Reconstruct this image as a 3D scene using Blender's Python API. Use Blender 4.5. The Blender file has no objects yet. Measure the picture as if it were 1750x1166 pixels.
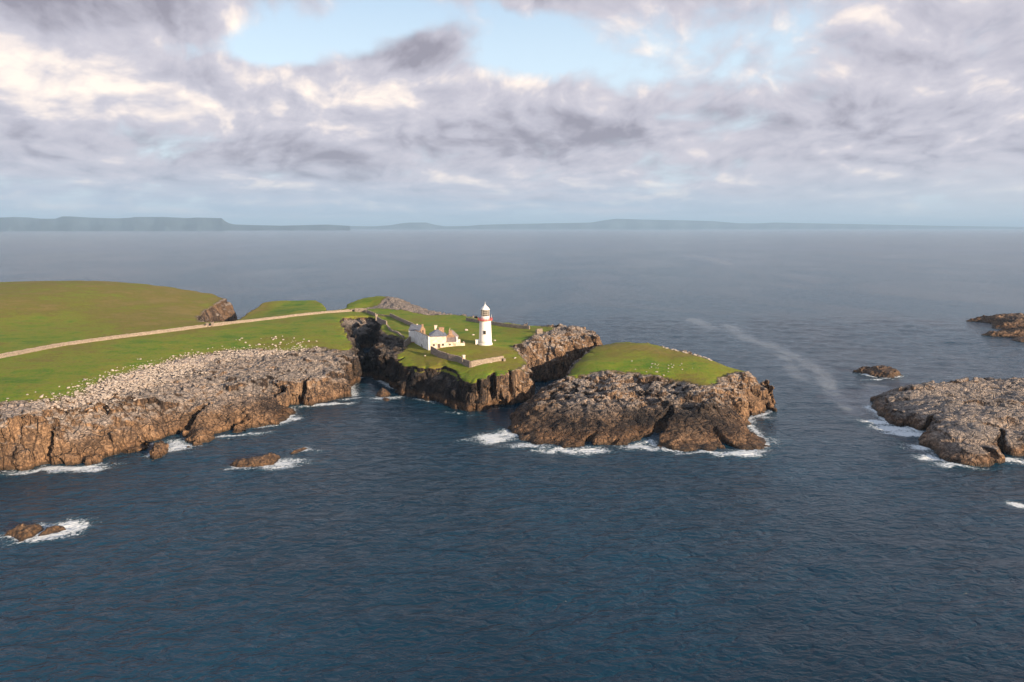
import bpy, bmesh, math, random
import numpy as np
from mathutils import Vector

# ------------------------------------------------------------------ camera, sky, sun
CAM_Z = 74.0
FPX = 1167.0                      # focal length in photo pixels (24 mm on a 36 mm wide frame)
PITCH = math.atan(194.5 / FPX)
scene = bpy.context.scene
COL = scene.collection
cam_d = bpy.data.cameras.new("camera"); cam = bpy.data.objects.new("camera", cam_d); COL.objects.link(cam)
cam.location = (0, 0, CAM_Z); cam.rotation_euler = (math.pi / 2 - PITCH, 0, 0)
cam_d.sensor_width = 36.0; cam_d.lens = 36.0 * FPX / 1750.0
cam_d.clip_start = 1.0; cam_d.clip_end = 200000.0
scene.camera = cam
scene.view_settings.view_transform = 'Standard'; scene.view_settings.look = 'None'
scene.view_settings.gamma = 1.0; scene.view_settings.exposure = 0.92

SUN_EL = math.radians(13.0)
SUN_AZ = math.radians(132.0)       # compass angle from +Y towards +X: behind the camera on the right
sun_dir = Vector((math.sin(SUN_AZ) * math.cos(SUN_EL), math.cos(SUN_AZ) * math.cos(SUN_EL), math.sin(SUN_EL)))
sd = bpy.data.lights.new("sun", 'SUN'); sun = bpy.data.objects.new("sun", sd); COL.objects.link(sun)
sd.energy = 5.0; sd.angle = math.radians(0.6); sd.color = (1.0, 0.76, 0.53)
sun.rotation_euler = sun_dir.to_track_quat('Z', 'Y').to_euler()


class NT:
    """tiny node-tree helper"""
    def __init__(s, tree):
        s.t = tree; s.n = tree.nodes; s.l = tree.links
    def node(s, typ, **kw):
        n = s.n.new(typ)
        for k, v in kw.items(): setattr(n, k, v)
        return n
    def put(s, sock, v):
        if hasattr(v, 'is_output'): s.l.new(v, sock)
        elif isinstance(v, (tuple, list)):
            if sock.type == 'RGBA' and len(v) == 3: v = (*v, 1)
            sock.default_value = v
        else: sock.default_value = v
    def m(s, op, a, b=0.0, c=None, clamp=False):
        n = s.node('ShaderNodeMath', operation=op, use_clamp=clamp)
        s.put(n.inputs[0], a); s.put(n.inputs[1], b)
        if c is not None: s.put(n.inputs[2], c)
        return n.outputs[0]
    def mix(s, f, a, b, blend='MIX'):
        n = s.node('ShaderNodeMix', data_type='RGBA', blend_type=blend)
        s.put(n.inputs[0], f); s.put(n.inputs[6], a); s.put(n.inputs[7], b)
        return n.outputs[2]
    def step(s, v, lo, hi):
        n = s.node('ShaderNodeMapRange', interpolation_type='SMOOTHSTEP')
        s.put(n.inputs[0], v); n.inputs[1].default_value = lo; n.inputs[2].default_value = hi
        return n.outputs[0]
    def noise(s, vec, scale, detail=4, rough=0.55, dist=0.0):
        n = s.node('ShaderNodeTexNoise'); s.put(n.inputs['Vector'], vec)
        n.inputs['Scale'].default_value = scale; n.inputs['Detail'].default_value = detail
        n.inputs['Roughness'].default_value = rough; n.inputs['Distortion'].default_value = dist
        return n.outputs[0]
    def vor(s, vec, scale, feat='F1', out=0, rnd=1.0):
        n = s.node('ShaderNodeTexVoronoi', feature=feat); s.put(n.inputs['Vector'], vec)
        n.inputs['Scale'].default_value = scale; n.inputs['Randomness'].default_value = rnd
        return n.outputs[out]
    def scale(s, vec, v, rot=(0, 0, 0)):
        n = s.node('ShaderNodeMapping'); s.put(n.inputs[0], vec)
        n.inputs[2].default_value = rot; n.inputs[3].default_value = v
        return n.outputs[0]
    def xyz(s, vec):
        n = s.node('ShaderNodeSeparateXYZ'); s.put(n.inputs[0], vec); return n.outputs
    def comb(s, a, b, c):
        n = s.node('ShaderNodeCombineXYZ'); s.put(n.inputs[0], a); s.put(n.inputs[1], b); s.put(n.inputs[2], c)
        return n.outputs[0]
    def bump(s, h, dist, strength=1.0, nrm=None):
        n = s.node('ShaderNodeBump'); n.inputs['Strength'].default_value = strength
        s.put(n.inputs['Distance'], dist); s.put(n.inputs['Height'], h)
        if nrm is not None: s.put(n.inputs['Normal'], nrm)
        return n.outputs[0]


def build_world():
    w = bpy.data.worlds.new("World"); scene.world = w; w.use_nodes = True
    t = NT(w.node_tree); t.n.clear()
    sky = t.node('ShaderNodeTexSky', sky_type='NISHITA'); sky.sun_disc = False
    sky.sun_elevation = SUN_EL; sky.sun_rotation = SUN_AZ
    sky.air_density = 1.0; sky.dust_density = 1.0; sky.ozone_density = 1.5
    D = t.node('ShaderNodeTexCoord').outputs['Generated']
    x, y, z = t.xyz(D)
    el = t.m('MULTIPLY', t.m('ARCSINE', t.m('MINIMUM', z, 1.0)), 57.2958)      # elevation in degrees
    az = t.m('MULTIPLY', t.m('ARCTAN2', x, y), 57.2958)                        # azimuth in degrees, + to the right
    # cloud deck coordinates: features shrink and flatten towards the horizon
    zc = t.m('ADD', t.m('MAXIMUM', z, 0.0), 0.10)
    U = t.m('MULTIPLY', t.m('ARCTAN2', x, y), 2.9); V = t.m('MULTIPLY', t.m('LOGARITHM', zc, 2.718), -1.9)
    U = t.m('ADD', t.m('MULTIPLY', U, 1.5), t.m('MULTIPLY', V, 0.05))
    W0 = t.noise(t.comb(U, V, 7.7), 1.1, 3, 0.5); W1 = t.noise(t.comb(U, V, 1.7), 1.1, 3, 0.5)
    U2 = t.m('ADD', U, t.m('MULTIPLY', W0, 0.5)); V2 = t.m('ADD', V, t.m('MULTIPLY', W1, 0.35))
    big = t.noise(t.comb(U2, V2, 2.0), 0.75, 4, 0.5)
    med = t.noise(t.comb(U2, V2, 5.0), 1.9, 6, 0.52)
    fine = t.noise(t.comb(U2, V2, 9.0), 6.0, 5, 0.55)
    puff = t.noise(t.comb(U2, V2, 13.0), 2.1, 8, 0.55, 0.25)
    puff2 = t.noise(t.comb(t.m('ADD', U2, 0.05), t.m('ADD', V2, -0.10), 13.0), 2.1, 8, 0.55, 0.25)
    relief = t.m('SUBTRACT', puff, puff2)

    def blob(a0, e0, ra, re, tilt=0.0):
        da = t.m('SUBTRACT', az, a0)
        de = t.m('SUBTRACT', t.m('SUBTRACT', el, e0), t.m('MULTIPLY', da, tilt))
        q = t.m('ADD', t.m('POWER', t.m('DIVIDE', da, ra), 2.0), t.m('POWER', t.m('DIVIDE', de, re), 2.0))
        return t.m('POWER', 2.718, t.m('MULTIPLY', q, -1.0))
    gap = t.m('ADD', blob(-10, 15.0, 10.5, 3.0, 0.10), t.m('MULTIPLY', blob(4, 13.5, 11, 2.6, -0.10), 0.85))
    gap = t.m('ADD', gap, t.m('MULTIPLY', blob(-22, 12.6, 8, 1.2, 0.1), 0.6))
    dark_tl = t.m('MULTIPLY', blob(-33, 15.8, 10.5, 2.9, 0.16), 1.35)
    dark_mid = t.m('ADD', t.m('MULTIPLY', blob(-7.0, 13.6, 5.0, 1.7, 0.30), 1.25), blob(3.5, 18.0, 6, 1.2))
    warm_l = t.m('ADD', blob(-33, 11.2, 13, 2.6, -0.02), t.m('MULTIPLY', blob(-12, 9.8, 14, 2.0, 0.02), 0.75))
    grey_band = t.m('ADD', blob(-15, 6.0, 30, 1.6, 0.02), blob(10, 8.0, 18, 1.8, 0.05))
    right_dk = blob(36, 14, 14, 6)
    cov = t.m('ADD', t.m('ADD', t.m('MULTIPLY', big, 0.45), t.m('MULTIPLY', med, 0.40)), t.m('MULTIPLY', puff, 0.50))
    cov = t.m('ADD', cov, t.m('MULTIPLY', t.m('SUBTRACT', fine, 0.5), 0.14))
    cov = t.m('SUBTRACT', cov, t.m('MULTIPLY', gap, 0.34))
    cov = t.m('ADD', cov, t.m('MULTIPLY', t.m('ADD', dark_tl, t.m('MULTIPLY', dark_mid, 0.75)), 0.36))
    cov = t.m('ADD', cov, t.m('MULTIPLY', warm_l, 0.12))
    mask = t.step(cov, 0.43, 0.62)
    thick = t.step(cov, 0.54, 0.90)
    light = t.m('ADD', 0.56, t.m('MULTIPLY', relief, 2.2))
    light = t.m('ADD', light, t.m('MULTIPLY', t.m('SUBTRACT', med, 0.5), -0.5))
    light = t.m('ADD', light, t.m('MULTIPLY', t.m('SUBTRACT', fine, 0.5), 0.45))
    light = t.m('ADD', light, t.m('MULTIPLY', warm_l, 0.27))
    light = t.m('SUBTRACT', light, t.m('MULTIPLY', t.m('ADD', dark_tl, dark_mid), 0.36))
    light = t.m('SUBTRACT', light, t.m('MULTIPLY', grey_band, 0.26))
    light = t.m('SUBTRACT', light, t.m('MULTIPLY', thick, 0.12), clamp=True)
    ramp = t.node('ShaderNodeValToRGB'); t.put(ramp.inputs[0], light)
    els = ramp.color_ramp.elements
    els[0].position = 0.0; els[0].color = (0.165, 0.157, 0.190, 1)
    els[1].position = 1.0; els[1].color = (0.58, 0.50, 0.44, 1)
    e = els.new(0.35); e.color = (0.268, 0.260, 0.300, 1)
    e = els.new(0.62); e.color = (0.325, 0.310, 0.345, 1)
    cloud = ramp.outputs[0]
    # far cloud deck melts into the pale blue air low over the sea
    low = t.m('SUBTRACT', 1.0, t.step(el, 0.0, 5.5))
    streak = t.step(t.noise(t.comb(t.m('MULTIPLY', az, 0.06), t.m('MULTIPLY', el, 0.6), 1.0), 1.6, 6, 0.6), 0.42, 0.72)
    lowc = t.mix(t.m('MULTIPLY', streak, 0.8), (0.205, 0.268, 0.340), (0.34, 0.335, 0.375))
    lowc = t.mix(t.step(az, 5.0, 45.0), lowc, t.mix(0.6, lowc, (0.37, 0.37, 0.375)))
    cloud = t.mix(t.m('MULTIPLY', low, 0.85), cloud, lowc)
    mask = t.m('MAXIMUM', mask, t.m('MULTIPLY', low, 0.93))
    # the deck stays closed away from the view too, a bit darker overhead
    bg1 = t.node('ShaderNodeBackground'); t.put(bg1.inputs[0], sky.outputs[0]); bg1.inputs[1].default_value = 0.12
    pale = t.node('ShaderNodeBackground')
    t.put(pale.inputs[0], t.mix(t.step(el, 8.0, 30.0), (0.43, 0.515, 0.575), (0.12, 0.22, 0.38))); pale.inputs[1].default_value = 1.0
    clr = t.node('ShaderNodeMixShader'); clr.inputs[0].default_value = 0.85
    t.put(clr.inputs[1], bg1.outputs[0]); t.put(clr.inputs[2], pale.outputs[0])
    bg2 = t.node('ShaderNodeBackground')
    up = t.step(el, 18.0, 50.0)
    t.put(bg2.inputs[0], t.mix(up, cloud, t.mix(0.65, cloud, (0.07, 0.12, 0.19)))); bg2.inputs[1].default_value = 1.12
    ms = t.node('ShaderNodeMixShader'); t.put(ms.inputs[0], mask)
    t.put(ms.inputs[1], clr.outputs[0]); t.put(ms.inputs[2], bg2.outputs[0])
    out = t.node('ShaderNodeOutputWorld'); t.put(out.inputs[0], ms.outputs[0])
build_world()

cyc = scene.cycles
cyc.use_denoising = True; cyc.denoiser = 'OPENIMAGEDENOISE'; cyc.denoising_prefilter = 'ACCURATE'; cyc.sample_clamp_direct = 5.0; cyc.sample_clamp_indirect = 4.0; cyc.max_bounces = 6; cyc.volume_bounces = 0
cyc.diffuse_bounces = 3; cyc.glossy_bounces = 3; cyc.transmission_bounces = 4
scene.render.film_transparent = False

# ------------------------------------------------------------------ helpers
cp, sp = math.cos(PITCH), math.sin(PITCH)
def P(px, py, z=0.0):
    """ground position seen at a photo pixel, for a surface at height z"""
    dx = (px - 875.0) / FPX; dy = (583.0 - py) / FPX
    dz = -sp + dy * cp
    t = (z - CAM_Z) / dz
    return (dx * t, (cp + dy * sp) * t)
def PD(px, py, D):
    """point at forward distance D on the ray of a photo pixel"""
    dx = (px - 875.0) / FPX; dy = (583.0 - py) / FPX
    t = D / (cp + dy * sp)
    return (dx * t, D, CAM_Z + t * (-sp + dy * cp))

def tag(o, label=None, cat=None, group=None, kind=None):
    if label: o['label'] = label
    if cat: o['category'] = cat
    if group: o['group'] = group
    if kind: o['kind'] = kind
    return o
def link(name, me, mat=None, parent=None, smooth=False):
    o = bpy.data.objects.new(name, me); COL.objects.link(o)
    if mat is not None: me.materials.append(mat)
    if parent is not None: o.parent = parent
    if smooth: me.polygons.foreach_set('use_smooth', [True] * len(me.polygons))
    return o
def empty(name, loc=(0, 0, 0), rz=0.0):
    o = bpy.data.objects.new(name, None); COL.objects.link(o)
    o.location = loc; o.rotation_euler = (0, 0, rz); o.empty_display_size = 0.5
    return o
def np_mesh(name, co, quads):
    me = bpy.data.meshes.new(name)
    n = len(co); m = len(quads)
    me.vertices.add(n); me.vertices.foreach_set('co', np.ascontiguousarray(co, dtype=np.float32).ravel())
    me.loops.add(m * 4); me.loops.foreach_set('vertex_index', np.ascontiguousarray(quads, dtype=np.int32).ravel())
    me.polygons.add(m)
    me.polygons.foreach_set('loop_start', np.arange(0, m * 4, 4, dtype=np.int32))
    me.polygons.foreach_set('loop_total', np.full(m, 4, dtype=np.int32))
    me.update(calc_edges=True)
    return me
def add_attr(me, name, rgba):
    a = me.attributes.new(name, 'FLOAT_COLOR', 'POINT')
    a.data.foreach_set('color', np.ascontiguousarray(rgba, dtype=np.float32).ravel())

def h3(ix, iy, iz, seed):
    with np.errstate(over='ignore'):
        h = (ix.astype(np.uint32) * np.uint32(374761393) + iy.astype(np.uint32) * np.uint32(668265263)
             + iz.astype(np.uint32) * np.uint32(2147483647 // 3) + np.uint32(seed * 974711 + 12345))
        h ^= h >> np.uint32(13); h *= np.uint32(1274126177); h ^= h >> np.uint32(16)
        h *= np.uint32(2246822519); h ^= h >> np.uint32(13)
    return (h & np.uint32(0xFFFFFF)).astype(np.float32) / np.float32(16777216.0)
def vn(x, y, z, seed):
    """value noise in -1..1"""
    fx = np.floor(x); fy = np.floor(y); fz = np.floor(z)
    ix = fx.astype(np.int64); iy = fy.astype(np.int64); iz = fz.astype(np.int64)
    u = x - fx; v = y - fy; w = z - fz
    u = u * u * (3 - 2 * u); v = v * v * (3 - 2 * v); w = w * w * (3 - 2 * w)
    r = 0
    for a in (0, 1):
        wa = u if a else 1 - u
        for b in (0, 1):
            wb = v if b else 1 - v
            for c in (0, 1):
                wc = w if c else 1 - w
                r = r + wa * wb * wc * h3(ix + a, iy + b, iz + c, seed)
    return (r * 2 - 1).astype(np.float32)
def fbm(x, y, z, seed, octs=3, gain=0.5):
    r = 0; a = 1.0; s = 0
    for o in range(octs):
        f = 2.03 ** o
        r = r + a * vn(x * f + 17.3 * o, y * f - 9.1 * o, z * f + 4.7 * o, seed + o); s += a; a *= gain
    return r / s
def ridged(x, y, z, seed, octs=2):
    r = 0; a = 1.0; s = 0
    for o in range(octs):
        f = 2.1 ** o
        r = r + a * (1 - 2 * np.abs(vn(x * f + 7 * o, y * f, z * f, seed + o))); s += a; a *= 0.5
    return r / s
def worley(x, y, z, seed):
    """returns F1, F2 and the nearest cell's random value"""
    ix = np.floor(x).astype(np.int64); iy = np.floor(y).astype(np.int64); iz = np.floor(z).astype(np.int64)
    f1 = np.full(x.shape, 9.0, np.float32); f2 = f1.copy(); rv = np.zeros(x.shape, np.float32)
    tx = rv.copy(); ty = rv.copy(); tz = rv.copy()
    for a in (-1, 0, 1):
        for b in (-1, 0, 1):
            for c in (-1, 0, 1):
                cx = ix + a; cy = iy + b; cz = iz + c
                qx = cx + h3(cx, cy, cz, seed) - x; qy = cy + h3(cx, cy, cz, seed + 1) - y; qz = cz + h3(cx, cy, cz, seed + 2) - z
                d = np.sqrt(qx * qx + qy * qy + qz * qz).astype(np.float32)
                nr = d < f1
                f2 = np.where(nr, f1, np.minimum(f2, d))
                f1 = np.where(nr, d, f1)
                rv = np.where(nr, h3(cx, cy, cz, seed + 3), rv)
                tx = np.where(nr, qx, tx); ty = np.where(nr, qy, ty); tz = np.where(nr, qz, tz)
    return f1, f2, rv, tx, ty, tz

def sdf(poly, X, Y):
    """signed distance to a polygon, positive inside"""
    poly = np.asarray(poly, float); n = len(poly)
    d2 = np.full(X.shape, 1e18); ins = np.zeros(X.shape, bool)
    for i in range(n):
        ax, ay = poly[i]; bx, by = poly[(i + 1) % n]
        ex, ey = bx - ax, by - ay; L = ex * ex + ey * ey + 1e-12
        wx = X - ax; wy = Y - ay
        t = np.clip((wx * ex + wy * ey) / L, 0, 1)
        d2 = np.minimum(d2, (wx - t * ex) ** 2 + (wy - t * ey) ** 2)
        c = (ay > Y) != (by > Y)
        if by != ay:
            ins ^= c & (X < (bx - ax) * (Y - ay) / (by - ay) + ax)
    d = np.sqrt(d2)
    return np.where(ins, d, -d).astype(np.float32)
def sst(v, lo, hi):
    t = np.clip((v - lo) / (hi - lo), 0, 1); return t * t * (3 - 2 * t)

class TPS:
    def __init__(s, pts, smooth=2.0):
        p = np.array(pts, float); s.c = p[:, :2] / 100.0; n = len(p)
        K = s.k(np.linalg.norm(s.c[:, None] - s.c[None], axis=2)) + np.eye(n) * smooth * 1e-3
        A = np.zeros((n + 3, n + 3)); A[:n, :n] = K; A[:n, n] = 1; A[:n, n + 1:] = s.c
        A[n, :n] = 1; A[n + 1:, :n] = s.c.T
        s.w = np.linalg.solve(A, np.concatenate([p[:, 2], [0, 0, 0]]))
        s.lo = p[:, 2].min(); s.hi = p[:, 2].max()
    @staticmethod
    def k(r): return np.where(r > 1e-9, r * r * np.log(np.maximum(r, 1e-9)), 0)
    def __call__(s, X, Y):
        X = np.asarray(X, float) / 100; Y = np.asarray(Y, float) / 100; n = len(s.c)
        r = s.w[n] + s.w[n + 1] * X + s.w[n + 2] * Y
        for i in range(n):
            r = r + s.w[i] * s.k(np.sqrt((X - s.c[i, 0]) ** 2 + (Y - s.c[i, 1]) ** 2))
        return np.clip(r, s.lo - 0.5, s.hi + 0.5)

def graded(lo, f0, f1, hi, h, hmax, g=1.035):
    """coordinates: step h between f0 and f1, growing outward to hmax"""
    a = list(np.arange(f0, f1 + h * .5, h)); s = h; v = a[-1]
    while v < hi: s = min(s * g, hmax); v += s; a.append(v)
    s = h; v = a[0]; b = []
    while v > lo: s = min(s * g, hmax); v -= s; b.append(v)
    return np.array(b[::-1] + a)

def surface_nets(f, xs, ys, zs):
    S = f > 0
    c = np.zeros(tuple(n - 1 for n in f.shape), np.uint8)
    for a in (0, 1):
        for b in (0, 1):
            for d in (0, 1):
                c += S[a:a + c.shape[0], b:b + c.shape[1], d:d + c.shape[2]]
    I, J, K = np.nonzero((c > 0) & (c < 8))
    n = len(I); vid = np.full(c.shape, -1, np.int32); vid[I, J, K] = np.arange(n, dtype=np.int32)
    acc = np.zeros((n, 3), np.float32); cnt = np.zeros(n, np.float32)
    cor = {(a, b, d): f[I + a, J + b, K + d] for a in (0, 1) for b in (0, 1) for d in (0, 1)}
    for ax in range(3):
        for u in (0, 1):
            for v in (0, 1):
                p0 = [0, 0, 0]; o = [k for k in range(3) if k != ax]
                p0[o[0]] = u; p0[o[1]] = v; p1 = list(p0); p1[ax] = 1
                f0 = cor[tuple(p0)]; f1 = cor[tuple(p1)]
                cr = (f0 > 0) != (f1 > 0)
                t = np.where(cr, f0 / np.where(cr, f0 - f1, 1), 0)
                q = np.zeros((n, 3), np.float32); q[:, o[0]] = u; q[:, o[1]] = v; q[:, ax] = t
                acc += q * cr[:, None]; cnt += cr
    acc /= cnt[:, None]
    def ip(g, i, t): return g[i] * (1 - t) + g[i + 1] * t
    co = np.stack([ip(xs, I, acc[:, 0]), ip(ys, J, acc[:, 1]), ip(zs, K, acc[:, 2])], 1)
    Q = []
    def quads(ax):
        sl0 = [slice(1, -1)] * 3; sl1 = [slice(1, -1)] * 3
        sl0[ax] = slice(0, -1); sl1[ax] = slice(1, None)
        s0 = S[tuple(sl0)]; s1 = S[tuple(sl1)]
        i, j, k = np.nonzero(s0 != s1); pos = s0[i, j, k]
        off = [1, 1, 1]; off[ax] = 0
        idx = [i + off[0], j + off[1], k + off[2]]
        a1 = (ax + 1) % 3; a2 = (ax + 2) % 3
        vs = []
        for d1, d2 in ((-1, -1), (0, -1), (0, 0), (-1, 0)):
            q = list(idx); q[a1] = idx[a1] + d1; q[a2] = idx[a2] + d2
            vs.append(vid[q[0], q[1], q[2]])
        q = np.stack(vs, 1)
        q[~pos] = q[~pos][:, ::-1]
        Q.append(q)
    for ax in range(3): quads(ax)
    return co, np.concatenate(Q)
def vnormals(co, q):
    a = co[q[:, 2]] - co[q[:, 0]]; b = co[q[:, 3]] - co[q[:, 1]]
    fn = np.cross(a, b); N = np.zeros_like(co)
    for k in range(4):
        for c in range(3): N[:, c] += np.bincount(q[:, k], weights=fn[:, c], minlength=len(co))
    return N / np.maximum(np.linalg.norm(N, axis=1, keepdims=True), 1e-9)

# ------------------------------------------------------------------ materials
def principled(name):
    m = bpy.data.materials.new(name); m.use_nodes = True
    t = NT(m.node_tree); b = t.n['Principled BSDF']
    return m, t, b
def simple(name, col, rough=0.7, var=0.25, scale=1.5, metal=0.0, bump=0.03, dirt=None):
    m, t, b = principled(name)
    O = t.node('ShaderNodeTexCoord').outputs['Object']
    n = t.noise(O, scale, 6, 0.65); n2 = t.noise(O, scale * 6, 4, 0.6)
    k = t.m('ADD', t.m('MULTIPLY', n, 0.65), t.m('MULTIPLY', n2, 0.35))
    dk = tuple(c * (1 - var) for c in (dirt or col)); lt = tuple(min(1, c * (1 + var * .5)) for c in col)
    t.put(b.inputs['Base Color'], t.mix(t.step(k, 0.3, 0.62), dk, lt))
    b.inputs['Roughness'].default_value = rough; b.inputs['Metallic'].default_value = metal
    t.put(b.inputs['Normal'], t.bump(n2, bump))
    return m

def rock_tree(t, POS, N):
    """returns (colour, bump height) of the sea cliffs' schist, from world position and true normal"""
    x, y, z = t.xyz(POS); nx, ny, nz = t.xyz(N)
    PS = t.scale(POS, (1, 1, 0.45))
    big = t.noise(PS, 0.055, 5, 0.6, 0.4)
    mid = t.noise(PS, 0.28, 6, 0.62, 0.3)
    fin = t.noise(POS, 1.4, 7, 0.68)
    k = t.m('ADD', t.m('ADD', t.m('MULTIPLY', big, 0.5), t.m('MULTIPLY', mid, 0.55)), t.m('MULTIPLY', t.m('SUBTRACT', fin, 0.5), 0.75))
    k = t.m('SUBTRACT', k, 0.012)
    r = t.node('ShaderNodeValToRGB'); t.put(r.inputs[0], k); e = r.color_ramp.elements
    e[0].position = 0.43; e[0].color = (0.022, 0.018, 0.017, 1)
    e[1].position = 0.78; e[1].color = (0.44, 0.33, 0.23, 1)
    q = e.new(0.51); q.color = (0.070, 0.050, 0.040, 1)
    q = e.new(0.565); q.color = (0.19, 0.125, 0.080, 1)
    q = e.new(0.64); q.color = (0.30, 0.195, 0.12, 1)
    return x, y, z, nx, ny, nz, big, mid, fin, r.outputs[0]

def make_land_mat(name, has_grass=True):
    m, t, b = principled(name)
    g = t.node('ShaderNodeNewGeometry'); POS = g.outputs['Position']; N = g.outputs['Normal']
    x, y, z, nx, ny, nz, big, mid, fin, rock = rock_tree(t, POS, N)
    at = t.node('ShaderNodeAttribute', attribute_name='land'); R = t.node('ShaderNodeSeparateColor'); t.put(R.inputs[0], at.outputs['Color'])
    gr, sc, dk = R.outputs[0], R.outputs[1], R.outputs[2]; drygr = at.outputs['Alpha']
    # darker zones and warmer zones, set by position
    rock = t.mix(t.m('MULTIPLY', t.step(dk, 0.5, 1.0), 0.80), rock, (0.020, 0.018, 0.018))
    warm = t.m('SUBTRACT', 1.0, t.step(dk, 0.0, 0.5))
    rock = t.mix(t.m('MULTIPLY', warm, 0.42), rock, t.mix(t.step(fin, .3, .7), (0.10, 0.058, 0.034), (0.50, 0.31, 0.17)))
    stn = t.noise(t.scale(POS, (1, 1, 0.10)), 0.42, 5, 0.6, 0.3)
    rock = t.mix(t.m('MULTIPLY', t.m('MULTIPLY', t.step(stn, 0.50, 0.64), t.step(t.m('ABSOLUTE', nz), 0.8, 0.4)), 0.72), rock, (0.030, 0.025, 0.024))
    # tidal bands
    zb = t.m('ADD', z, t.m('MULTIPLY', t.m('SUBTRACT', mid, 0.5), 4.0))
    tide = t.m('SUBTRACT', 1.0, t.step(zb, 1.2, 3.6))
    rock = t.mix(t.m('MULTIPLY', tide, 0.42), rock, t.mix(t.step(fin, 0.35, 0.65), (0.13, 0.07, 0.035), (0.34, 0.19, 0.095)))
    wet = t.m('SUBTRACT', 1.0, t.step(zb, 0.3, 1.7))
    rock = t.mix(t.m('MULTIPLY', wet, 0.8), rock, (0.035, 0.025, 0.016))
    # weathered, lichen grey tops
    up = t.step(t.m('ADD', nz, t.m('MULTIPLY', t.m('SUBTRACT', mid, 0.5), 0.9)), 0.48, 0.90)
    lic = t.m('MULTIPLY', t.m('MULTIPLY', up, t.step(t.m('ADD', zb, t.m('MULTIPLY', t.step(drygr, 0.9, 1.0), 4.0)), 4.5, 9.5)), t.m('SUBTRACT', 1.0, t.m('MULTIPLY', t.step(dk, 0.62, 1.0), 0.75)))
    greyc = t.mix(t.step(fin, 0.36, 0.66), (0.16, 0.145, 0.135), (0.56, 0.49, 0.43))
    rock = t.mix(t.m('MULTIPLY', lic, 0.78), rock, greyc)
    # dark lines along the crack pattern, broken up by noise
    cr = t.vor(t.scale(POS, (1, 1, 0.5)), 0.75, 'DISTANCE_TO_EDGE')
    cr2 = t.vor(t.scale(POS, (1, 1, 0.22), (0.12, 0.08, 0.2)), 0.33, 'DISTANCE_TO_EDGE')
    crk = t.m('MULTIPLY', t.m('SUBTRACT', 1.0, t.step(cr, 0.0, 0.09)), t.step(fin, 0.42, 0.56))
    rock = t.mix(t.m('MULTIPLY', crk, 0.55), rock, (0.02, 0.017, 0.015))
    # white scree
    scc = t.mix(t.step(t.noise(POS, 1.1, 6, 0.75), 0.38, 0.62), (0.30, 0.24, 0.20), (0.58, 0.49, 0.42))
    scm = t.m('MULTIPLY', t.step(t.m('ADD', sc, t.m('MULTIPLY', t.m('SUBTRACT', mid, 0.5), 0.9)), 0.35, 0.6), t.step(nz, 0.45, 0.75))
    rock = t.mix(scm, rock, scc)
    col = rock
    gfac = None
    if has_grass:
        gn = t.noise(t.scale(POS, (1, 0.75, 1)), 0.028, 5, 0.6, 0.5)
        gn2 = t.noise(t.scale(POS, (0.6, 1, 1)), 0.12, 6, 0.68, 0.4)
        gn3 = t.noise(POS, 1.3, 6, 0.7)
        gk = t.m('ADD', t.m('ADD', t.m('MULTIPLY', t.m('SUBTRACT', gn, 0.06), 0.62), t.m('MULTIPLY', t.m('SUBTRACT', gn2, 0.06), 0.55)), t.m('MULTIPLY', t.m('SUBTRACT', gn3, 0.5), 0.62))
        gk = t.m('ADD', gk, t.m('MULTIPLY', t.m('SUBTRACT', drygr, 0.5), 0.30))
        gr_r = t.node('ShaderNodeValToRGB'); t.put(gr_r.inputs[0], gk); e = gr_r.color_ramp.elements
        e[0].position = 0.26; e[0].color = (0.040, 0.135, 0.010, 1)
        e[1].position = 0.72; e[1].color = (0.25, 0.19, 0.055, 1)
        q = e.new(0.40); q.color = (0.110, 0.205, 0.012, 1)
        q = e.new(0.50); q.color = (0.215, 0.245, 0.022, 1)
        q = e.new(0.60); q.color = (0.175, 0.160, 0.022, 1)
        grass = gr_r.outputs[0]
        straw = t.step(t.noise(t.scale(POS, (0.7, 1, 1)), 0.30, 7, 0.78, 0.6), 0.50, 0.62)
        grass = t.mix(t.m('MULTIPLY', straw, 0.42), grass, (0.235, 0.205, 0.050))
        rank = t.step(t.noise(POS, 0.5, 6, 0.75, 0.4), 0.54, 0.66)
        grass = t.mix(t.m('MULTIPLY', rank, 0.40), grass, (0.035, 0.085, 0.012))
        tuft = t.step(gn3, 0.50, 0.72)
        grass = t.mix(t.m('MULTIPLY', tuft, 0.45), grass, (0.050, 0.075, 0.010))
        thr = t.m('ADD', gr, t.m('MULTIPLY', t.m('SUBTRACT', t.noise(POS, 0.30, 7, 0.78, 0.5), 0.5), 0.95))
        gfac = t.m('MULTIPLY', t.step(thr, 0.46, 0.53), t.step(nz, 0.42, 0.66))
        gfac = t.m('MULTIPLY', gfac, t.m('SUBTRACT', 1.0, t.m('MULTIPLY', scm, 0.92)))
        rim_ = t.m('MULTIPLY', t.step(thr, 0.36, 0.46), t.step(nz, 0.35, 0.6))
        rock = t.mix(t.m('MULTIPLY', rim_, 0.65), rock, t.mix(fin, (0.10, 0.075, 0.035), (0.26, 0.20, 0.09)))
        col = rock
        # stony flecks thinning out into the turf
        fl = t.m('MULTIPLY', t.step(t.noise(POS, 0.9, 3, 0.6), 0.60, 0.66), t.m('MULTIPLY', t.step(sc, 0.03, 0.3), 1.0))
        gfac = t.m('MULTIPLY', gfac, t.m('SUBTRACT', 1.0, fl))
        col = t.mix(gfac, col, grass)
        col = t.mix(t.m('MULTIPLY', fl, t.step(nz, 0.6, 0.8)), col, (0.62, 0.56, 0.48))
    t.put(b.inputs['Base Color'], col)
    t.put(b.inputs['Roughness'], t.m('SUBTRACT', 0.92, t.m('MULTIPLY', wet, 0.45)))
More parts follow.
